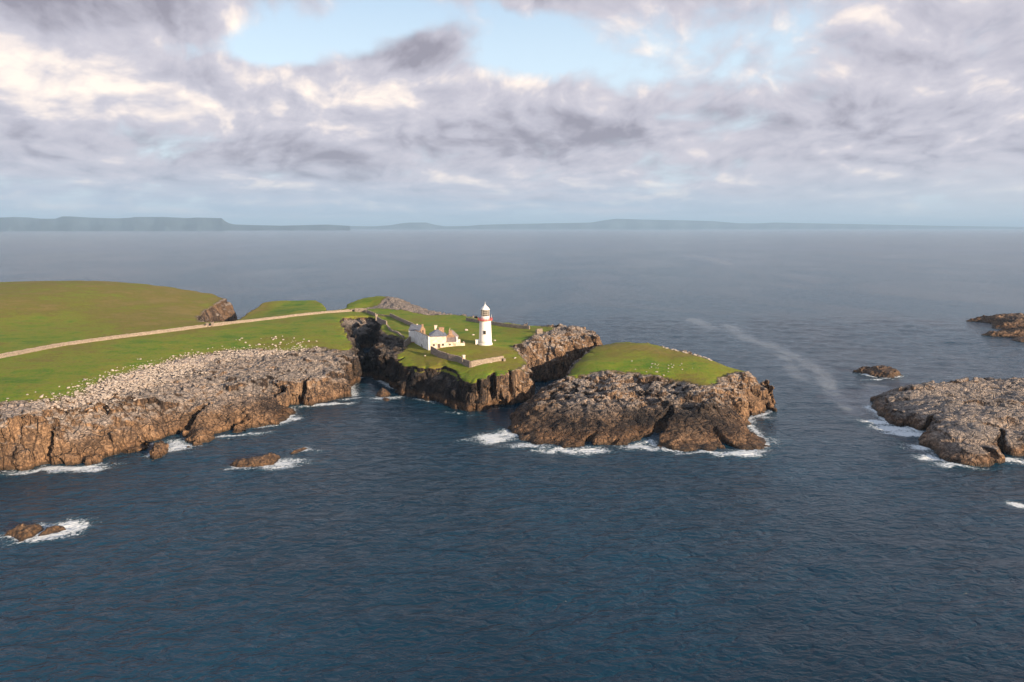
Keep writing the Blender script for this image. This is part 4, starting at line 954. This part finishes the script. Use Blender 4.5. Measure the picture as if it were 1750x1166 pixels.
# ------------------------------------------------------------------ lighthouse
def build_lighthouse():
    x, y = P(829.5, 588.6, 18.0); g = 17.75
    t = empty('lighthouse', (x, y, g)); tag(t, 'tall white lighthouse tower with red gallery and domed lantern', 'lighthouse')
    bm_obj('plinth', lambda bm: lathe(bm, [(3.45, -1.5), (3.45, .9), (3.3, 1.05)], 48), WHITE, t)
    bm_obj('tower', lambda bm: lathe(bm, [(3.18, .9), (3.1, 2.5), (2.75, 11.3), (2.72, 11.6), (2.85, 11.7), (2.9, 11.9)], 48), WHITE, t, True)
    # gallery
    bm_obj('corbel', lambda bm: lathe(bm, [(2.88, 11.6), (3.3, 12.04)], 48), WHITE, t)
    bm_obj('gallery', lambda bm: lathe(bm, [(3.2, 12.045), (3.5, 12.06), (3.5, 12.28), (2.0, 12.3)], 48), RED, t)
    def rail(bm):
        for z in (12.8, 13.15):
            for i in range(24):
                a0, a1 = 2 * math.pi * i / 24, 2 * math.pi * (i + 1) / 24
                p0 = Vector((3.45 * math.cos(a0), 3.45 * math.sin(a0), z)); p1 = Vector((3.45 * math.cos(a1), 3.45 * math.sin(a1), z))
                n = Vector((math.cos(a0), math.sin(a0), 0)) * .05
                prism(bm, [p0 - n, p0 + n, p1 + n, p1 - n], (0, 0, .08))
        for i in range(24):
            a = 2 * math.pi * i / 24
            cx, cy = 3.45 * math.cos(a), 3.45 * math.sin(a)
            box(bm, cx - .045, cx + .045, cy - .045, cy + .045, 12.3, 13.28)
    bm_obj('railing', rail, RED, t)
    bm_obj('lantern_base', lambda bm: lathe(bm, [(2.05, 12.3), (2.05, 14.0), (2.15, 14.05), (2.15, 14.15)], 40), WHITE, t)
    bm_obj('lantern_glass', lambda bm: lathe(bm, [(1.9, 14.15), (1.9, 17.15)], 24), GLASS, t)
    def bars(bm):
        R = 1.94
        for i in range(14):
            a = 2 * math.pi * i / 14; c, s = math.cos(a), math.sin(a)
            prism(bm, [(R * c - .07 * s, R * s + .07 * c, 14.15), (R * c + .07 * s, R * s - .07 * c, 14.15), ((R + .1) * c + .07 * s, (R + .1) * s - .07 * c, 14.15), ((R + .1) * c - .07 * s, (R + .1) * s + .07 * c, 14.15)], (0, 0, 3.0))
        for z in (15.1, 16.1):
            for i in range(28):
                a0, a1 = 2 * math.pi * i / 28, 2 * math.pi * (i + 1) / 28
                p = [(r * math.cos(a), r * math.sin(a), z) for r, a in ((R, a0), (R + .11, a0), (R + .11, a1), (R, a1))]
                prism(bm, p, (0, 0, .12))
    gb = bm_obj('glazing_bars', bars, simple('cream_bars', (.70, .66, .58), .6), t)
    bm_obj('lamp', lambda bm: lathe(bm, [(.7, 12.4), (.8, 14.6), (1.25, 14.9), (1.35, 15.7), (1.25, 16.5), (.5, 16.8)], 20), BRASS, t, True)
    bm_obj('dome', lambda bm: lathe(bm, [(2.2, 17.1), (2.25, 17.25), (2.12, 17.45), (1.7, 18.0), (1.1, 18.65), (.62, 19.0), (.5, 19.1), (.5, 19.35), (.3, 19.5), (.12, 19.6)], 32), WHITE, t, True)
    bm_obj('finial', lambda bm: lathe(bm, [(.1, 19.55), (.22, 19.7), (.22, 19.85), (.08, 20.0), (.05, 21.0)], 12), WHITE, t)
    bm_obj('wind_vane', lambda bm: box(bm, 2.95, 3.05, 0.9, 1.0, 12.3, 14.6), WHITE, t)
    # windows recessed in the shaft, facing the camera
    for z, a in ((5.6, -94), (9.0, 80)):
        ra = math.radians(a); r = 3.1 - (z - 2.5) * .0398
        def win(bm, ra=ra, r=r, z=z):
            c, s = math.cos(ra), math.sin(ra)
            pr = [(-.62, 0), (.62, 0), (.62, 1.7), (-.62, 1.7)]
            prism(bm, [(c * (r - .25) - s * u, s * (r - .25) + c * u, z + v) for u, v in pr], (c * .32, s * .32, 0))
        w = bm_obj('window', win, DARK, t)
        def sill(bm, ra=ra, r=r, z=z):
            c, s = math.cos(ra), math.sin(ra)
            prism(bm, [(c * (r - .1) - s * u, s * (r - .1) + c * u, z + v) for u, v in ((-.75, -.18), (.75, -.18), (.75, 0), (-.75, 0))], (c * .3, s * .3, 0))
        bm_obj('sill', sill, WHITE, w)
    # entrance porch on the left of the base
    pz = empty('porch_anchor')
    bpy.data.objects.remove(pz)
    po = bm_obj('porch', lambda bm: (box(bm, -4.75, -2.6, -.9, 1.3, -1.5, 2.35, .04), prism(bm, [(-4.85, -1.0, 2.352), (-2.55, -1.0, 2.352), (-2.55, 1.4, 2.352), (-4.85, 1.4, 2.352)], (0, 0, .16))), WHITE, t)
    bm_obj('door', lambda bm: box(bm, -4.80, -4.72, -.35, .6, 0, 1.9), WOOD, po)
build_lighthouse()

# ------------------------------------------------------------------ keepers' compound, in a local frame: u along the lit front, v back along the white wall
CX, CY = P(734, 575, 23.0)
RZ = math.atan2(0.14, 0.99)
def house_empty(name, label, cat, u=0, v=0, z=0, rz=None):
    c, s = math.cos(RZ), math.sin(RZ)
    t = empty(name, (CX + c * u - s * v, CY + s * u + c * v, z), RZ if rz is None else rz); tag(t, label, cat); return t
def gable_house(t, W, Dp, z0, zw, zr, wallm, roofm, along='u', name_roof='roof', over=.25):
    """walls plus pitched roof; ridge runs along u or v"""
    if along == 'u':
        prof = [(0, 0, z0), (0, Dp, z0), (0, Dp, zw), (0, Dp / 2, zr), (0, 0, zw)]
        bm_obj('wall', lambda bm: prism(bm, prof, (W, 0, 0)), wallm, t)
        sl = (zr - zw) / (Dp / 2)
        r = [(-over * .4, -over, zw - over * sl + .06), (-over * .4, Dp / 2, zr + .06), (-over * .4, Dp + over, zw - over * sl + .06), (-over * .4, Dp + over, zw - over * sl + .28), (-over * .4, Dp / 2, zr + .30), (-over * .4, -over, zw - over * sl + .28)]
        rf = bm_obj(name_roof, lambda bm: prism(bm, r, (W + over * .4 - .35, 0, 0)), roofm, t)
    else:
        prof = [(0, 0, z0), (W, 0, z0), (W, 0, zw), (W / 2, 0, zr), (0, 0, zw)]
        bm_obj('wall', lambda bm: prism(bm, prof, (0, Dp, 0)), wallm, t)
        sl = (zr - zw) / (W / 2)
        r = [(-over, .35, zw - over * sl + .06), (W / 2, .35, zr + .06), (W + over, .35, zw - over * sl + .06), (W + over, .35, zw - over * sl + .28), (W / 2, .35, zr + .30), (-over, .35, zw - over * sl + .28)]
        rf = bm_obj(name_roof, lambda bm: prism(bm, r, (0, Dp - .2, 0)), roofm, t)
    return rf
def opening(t, name, u, z, w, h, v=-0.06, mat=DARK, frame=True, d=.08):
    o = bm_obj(name, lambda bm: box(bm, u - w / 2, u + w / 2, v, v + d, z, z + h), mat, t)
    if frame:
        bm_obj('frame', lambda bm: (box(bm, u - w / 2 - .14, u - w / 2 - .003, v - .05, v + d, z, z + h), box(bm, u + w / 2 + .003, u + w / 2 + .14, v - .05, v + d, z, z + h), box(bm, u - w / 2 - .14, u + w / 2 + .14, v - .05, v + d, z + h + .003, z + h + .17)), CREAM, o)
        if name == 'window': bm_obj('sill', lambda bm: box(bm, u - w / 2 - .2, u + w / 2 + .2, v - .14, v + d, z - .18, z - .003), CREAM, o)
    return o
# white courtyard wall
t = house_empty('courtyard_wall', 'tall white rendered wall on the downhill side of the keepers\' house', 'wall', rz=math.atan2(10.4, 22))
def cw(bm):
    prism(bm, [(-.003, 0, 13), (-.003, 24.2, 14), (-.003, 24.2, 22.9), (-.003, 12, 23.05), (-.003, 0, 22.95)], (-.6, 0, 0))
bm_obj('render_face', cw, RENDER, t)
bm_obj('coping', lambda bm: prism(bm, [(.04, -.05, 22.96), (.04, 12, 23.07), (.04, 24.3, 22.93), (.04, 24.3, 23.1), (.04, 12, 23.24), (.04, -.05, 23.13)], (-.72, 0, 0)), GABLE, t)
d = bm_obj('doorway', lambda bm: box(bm, -.66, -.59, 10.4, 11.3, 15.6, 17.6), DARK, t)
bm_obj('window', lambda bm: box(bm, -.66, -.59, 8.6, 9.4, 16.4, 17.2), DARK, t)
# main house
t = house_empty('keepers_house', 'cream two-storey keepers\' house with blue-grey hipped slate roof', 'house')
W, Dp, zw = 7.9, 9.5, 22.8
bm_obj('wall', lambda bm: box(bm, 0, W, 0, Dp, 14.0, zw), CREAM, t)
def hip(bm):
    o = .35
    a = [bm.verts.new(p) for p in ((-o + .3, -o, zw), (W + o, -o, zw), (W + o, Dp + o, zw), (-o + .3, Dp + o, zw))]
    a2 = [bm.verts.new(p) for p in ((-o + .3, -o, zw + .15), (W + o, -o, zw + .15), (W + o, Dp + o, zw + .15), (-o + .3, Dp + o, zw + .15))]
    r0 = bm.verts.new((W / 2 - .2, 3.6, 25.6)); r1 = bm.verts.new((W / 2 - .2, Dp - 3.6, 25.6))
    bm.faces.new(a[::-1])
    for i in range(4): bm.faces.new((a[i], a[(i + 1) % 4], a2[(i + 1) % 4], a2[i]))
    bm.faces.new((a2[0], a2[1], r0)); bm.faces.new((a2[1], a2[2], r1, r0)); bm.faces.new((a2[2], a2[3], r1)); bm.faces.new((a2[3], a2[0], r0, r1))
rf = bm_obj('roof', hip, SLATE, t)
bm_obj('chimney', lambda bm: (box(bm, 2.6, 3.9, 7.6, 8.6, 22, 26.9, .04), box(bm, 2.45, 4.05, 7.45, 8.75, 26.903, 27.1)), CREAM, rf)
bm_obj('chimney', lambda bm: (box(bm, 4.6, 7.2, 6.2, 7.2, 22, 26.1, .04), box(bm, 4.5, 7.3, 6.1, 7.3, 26.103, 26.3)), GABLE, rf)
opening(t, 'window', 2.0, 18.2, .9, 1.1); opening(t, 'door', 4.4, 16.9, 1.2, 2.4, mat=WOOD); opening(t, 'window', 6.3, 18.3, 1.0, 1.1)
bm_obj('plinth', lambda bm: box(bm, .0, W, -.16, -.003, 14.0, 17.3), CREAM, t)
# rear gabled wing
t = house_empty('gabled_wing', 'warm stone gabled wing with a chimney on its gable, right of the hipped roof', 'house', 7.0, 6.4, rz=0.0)
rf = gable_house(t, 6.4, 8.5, 15, 20.6, 23.7, GABLE, SLATEB, 'v')
bm_obj('chimney', lambda bm: (box(bm, 2.4, 4.0, -.1, .95, 22.0, 24.7, .04), box(bm, 2.5, 3.0, .1, .7, 24.703, 25.3)), GABLE, rf)
# single-storey annex
t = house_empty('lean_to_annex', 'low cream lean-to annex with brown slate roof and small windows', 'annex', 7.91, -0.05)
bm_obj('wall', lambda bm: prism(bm, [(0, 0, 14.5), (0, 4.4, 14.5), (0, 4.4, 21.3), (0, 0, 20.0)], (5.6, 0, 0)), CREAM, t)
bm_obj('roof', lambda bm: prism(bm, [(.05, -.25, 19.96), (.05, 4.5, 21.36), (.05, 4.5, 21.56), (.05, -.25, 20.16)], (4.7, 0, 0)), SLATEB, t)
bm_obj('parapet', lambda bm: prism(bm, [(4.8, -.1, 19.9), (4.8, 4.6, 21.4), (4.8, 4.6, 21.9), (4.8, -.1, 20.4)], (.9, 0, 0)), WHITE, t)
opening(t, 'window', 1.7, 18.4, .8, .9); opening(t, 'window', 3.9, 18.2, 1.3, 1.2, mat=simple('boarded_window', (.45, .36, .26), .8), frame=False)
# yard wall at right end
t = house_empty('yard_wall', 'low whitewashed yard wall closing the right end of the annex', 'wall', 13.53, 0)
bm_obj('wall', lambda bm: (prism(bm, [(0, 0, 15), (0, .5, 15), (0, .5, 19.4), (0, 0, 19.4)], (3.2, 0, 0)), prism(bm, [(2.75, .503, 15), (3.2, .503, 15), (3.2, .503, 19.2), (2.75, .503, 19.2)], (0, 6, 0))), CREAM, t)
bm_obj('shed_block', lambda bm: box(bm, .3, 1.2, 3.0, 4.2, 16, 20.7, .05), CREAM, t)
# outbuilding at the far end of the white wall
t = house_empty('outbuilding', 'small outbuilding with pale slate roof and warm stone gable behind the white wall', 'outbuilding', -9.9, 22.4, rz=-0.34)
rf = gable_house(t, 6.6, 5.4, 15, 22.9, 25.2, GABLE, SLATE, 'u')
bm_obj('whitewash', lambda bm: box(bm, .0, 6.3, -.1, -.003, 17, 22.7), WHITE, t)
bm_obj('chimney', lambda bm: box(bm, 5.9, 6.7, 2.2, 3.2, 24.4, 25.9, .04), GABLE, rf)
bm_obj('chimney', lambda bm: box(bm, 3.0, 3.6, 2.4, 3.0, 24.9, 25.8, .04), CREAM, rf)
bm_obj('doorway', lambda bm: box(bm, 6.56, 6.66, 1.9, 3.2, 20.4, 22.8), DARK, t)
# thin post in the field
x, y = P(769, 571, 18); t = bm_obj('post', lambda bm: lathe(bm, [(.09, -.5), (.09, 3.2), (.05, 3.4)], 8), CREAM); t.location = (x, y, ground(x, y)); tag(t, 'thin pale post standing in the grass behind the gabled wing', 'post')

# ------------------------------------------------------------------ loose stones
def stone_mesh(seed, r=1.0):
    rnd = random.Random(seed); bm = bmesh.new(); bmesh.ops.create_icosphere(bm, subdivisions=2, radius=r)
    sx, sy, sz = rnd.uniform(.8, 1.3), rnd.uniform(.6, 1.0), rnd.uniform(.45, .75)
    pl = [(Vector((rnd.gauss(0, 1), rnd.gauss(0, 1), rnd.gauss(0, 1))).normalized(), rnd.uniform(.55, .85)) for _ in range(9)]
    for v in bm.verts:
        for n, d in pl:
            k = v.co.dot(n)
            if k > d * r: v.co -= n * (k - d * r)
        v.co.x *= sx; v.co.y *= sy; v.co.z *= sz
    me = bpy.data.meshes.new('boulder'); bm.to_mesh(me); bm.free(); me.materials.append(STONE); return me
SM = [stone_mesh(i) for i in range(8)]
rnd = random.Random(42)
def boulder(x, y, z, r, label, group=None, name='boulder'):
    o = bpy.data.objects.new(name, rnd.choice(SM)); COL.objects.link(o)
    o.location = (x, y, z + r * .15); o.scale = (r, r, r); o.rotation_euler = (rnd.uniform(-.3, .3), rnd.uniform(-.3, .3), rnd.uniform(0, 6.28))
    tag(o, label, 'boulder', group)
def lerp(a, b, t): return (a[0] + (b[0] - a[0]) * t, a[1] + (b[1] - a[1]) * t)
edge = [P(a, b, z) for a, b, z in [(-10, 684, 17.2), (68, 676, 17.3), (126, 660, 17.1), (165, 645, 16.8), (206, 634, 16.4), (274, 616, 15.8), (320, 606, 15.6), (377, 596, 15.6), (435, 591, 15.6), (480, 592, 15.6), (517, 590, 15.6)]]
G1 = 'pale boulders strewn along the turf edge of the left headland'
for i in range(36):
    k = rnd.randrange(len(edge) - 1); q = lerp(edge[k], edge[k + 1], rnd.random())
    off = abs(rnd.gauss(0, 7)) - 3
    x, y = q[0] + rnd.uniform(-2, 2) - off * .35, q[1] + off
    boulder(x, y, ground(x, y), rnd.choice([.35, .4, .45, .5, .6, .8]) * rnd.uniform(.8, 1.15), 'pale boulder lying loose on the turf edge above the left cliffs', G1)
for i in range(34):
    x, y = P(rnd.gauss(482, 34), 585 + rnd.gauss(0, 4), 16)
    boulder(x, y, ground(x, y), rnd.uniform(.35, .8), 'whitish boulder in the loose cluster on the grass left of the gorge', 'whitish boulder cluster on the grass left of the gorge')
for i in range(26):
    x, y = P(1130 + rnd.gauss(0, 22), 632 + rnd.gauss(0, 5), 13.5)
    boulder(x, y, float(H_B(np.array([x]), np.array([y]))[0]), rnd.uniform(.25, .6), 'small pale boulder on the grassy slope of the islet', 'small pale boulders on the islet grass')
for i in range(34):
    tt = rnd.random(); px = 1130 + 85 * tt; py = 588.5 + 24 * tt * (0.7 + .3 * tt)
    x, y = P(px + rnd.gauss(0, 2), py + 1 + abs(rnd.gauss(0, 1)), 16.8 - 1.8 * tt)
    boulder(x, y, float(H_B(np.array([x]), np.array([y]))[0]) + .1, rnd.uniform(.4, .9), 'pale boulder in the line along the back crest of the islet', 'pale boulders along the islet crest')
for (a, b, z, r, lab) in [(838, 621.5, 15, .7, 'white boulder on the grass just below the sunlit cliff-edge wall'), (726, 611, 14.6, .5, 'lone white stone on the green slope below the white wall'), (880, 612, 16, .7, 'pale rock on the turf to the right of the sunlit wall'),
                          (797, 565, 18, 1.2, 'larger pale stone in the grass left of the lighthouse'), (808, 573.5, 18, 1.1, 'smaller pale stone in the grass nearer the lighthouse base'), (846, 583, 18, .9, 'flat pale slab on the grass right of the lighthouse foot')]:
    x, y = P(a, b, z); boulder(x, y, ground(x, y), r, lab)
x, y = P(922, 570, 18.6); t = empty('stone_hut', (x, y, ground(x, y)), .3); tag(t, 'small pale roofless stone hut at the right end of the field', 'hut')
bm_obj('wall', lambda bm: (box(bm, -1.6, 1.6, -.4, 0, -1, 2.0, .08), box(bm, 1.2, 1.6, .003, 2.2, -1, 1.6, .05), box(bm, -1.6, -1.2, .003, 2.2, -1, 1.3, .05)), WALLR, t)

def loose_field():
    """uncountable shingle: thousands of fist to bucket sized stones in the scree"""
    r = random.Random(9); V = []; F = []; base = []
    src = SM[0]; tmpl = []
    for m in range(3):
        bm = bmesh.new(); bmesh.ops.create_icosphere(bm, subdivisions=1, radius=1); rr = random.Random(m)
        for v in bm.verts: v.co = Vector((v.co.x * rr.uniform(.7, 1.2), v.co.y * rr.uniform(.6, 1.1), v.co.z * rr.uniform(.4, .8)))
        bm.verts.index_update(); tmpl.append(([tuple(v.co) for v in bm.verts], [tuple(v.index for v in f.verts) for f in bm.faces])); bm.free()
    arr = np.array(SCREE_A); lo = arr.min(0) - 8; hi = arr.max(0) + 8
    pts = np.array([(r.uniform(lo[0], hi[0]), r.uniform(lo[1], hi[1])) for _ in range(42000)])
    s = sdf(SCREE_A, pts[:, 0], pts[:, 1]); keep = [i for i in range(len(pts)) if s[i] > -8 and r.random() < (0.30 if s[i] > 0 else 0.22 * math.exp(s[i] / 3.5))]
    arr2 = pts[keep]; gz = H_A(arr2[:, 0], arr2[:, 1])
    for (x, y), g in zip(arr2, gz):
        v, f = tmpl[r.randrange(3)]; sc = r.choice([.15, .2, .25, .3, .5]) * r.uniform(.8, 1.3); a = r.uniform(0, 6.28); c, s_ = math.cos(a), math.sin(a); b = len(V)
        V += [(x + sc * (p[0] * c - p[1] * s_), y + sc * (p[0] * s_ + p[1] * c), g + .25 + sc * p[2]) for p in v]
        F += [(q[0] + b, q[1] + b, q[2] + b) for q in f]
    me = bpy.data.meshes.new('loose_stones'); me.from_pydata(V, [], F); me.update()
    tag(link('loose_stones', me, STONE), 'pale pinkish shingle and broken stone between the turf and the cliff tops', 'stones', kind='stuff')
loose_field()

# ------------------------------------------------------------------ haze
def build_haze():
    m = bpy.data.materials.new('sea_haze'); m.use_nodes = True; t = NT(m.node_tree); t.n.clear()
    v = t.node('ShaderNodeVolumePrincipled'); v.inputs['Color'].default_value = (0.46, 0.71, 1.0, 1); v.inputs['Density'].default_value = 4.4e-5
    v.inputs['Anisotropy'].default_value = 0.0
    o = t.node('ShaderNodeOutputMaterial'); t.put(o.inputs['Volume'], v.outputs[0])
    h = bm_obj('haze', lambda bm: box(bm, -84000, 84000, -3500, 84000, -4.0, 560.0), m)
    tag(h, 'thin blue sea air that pales the far coast', 'haze', kind='stuff')
build_haze()
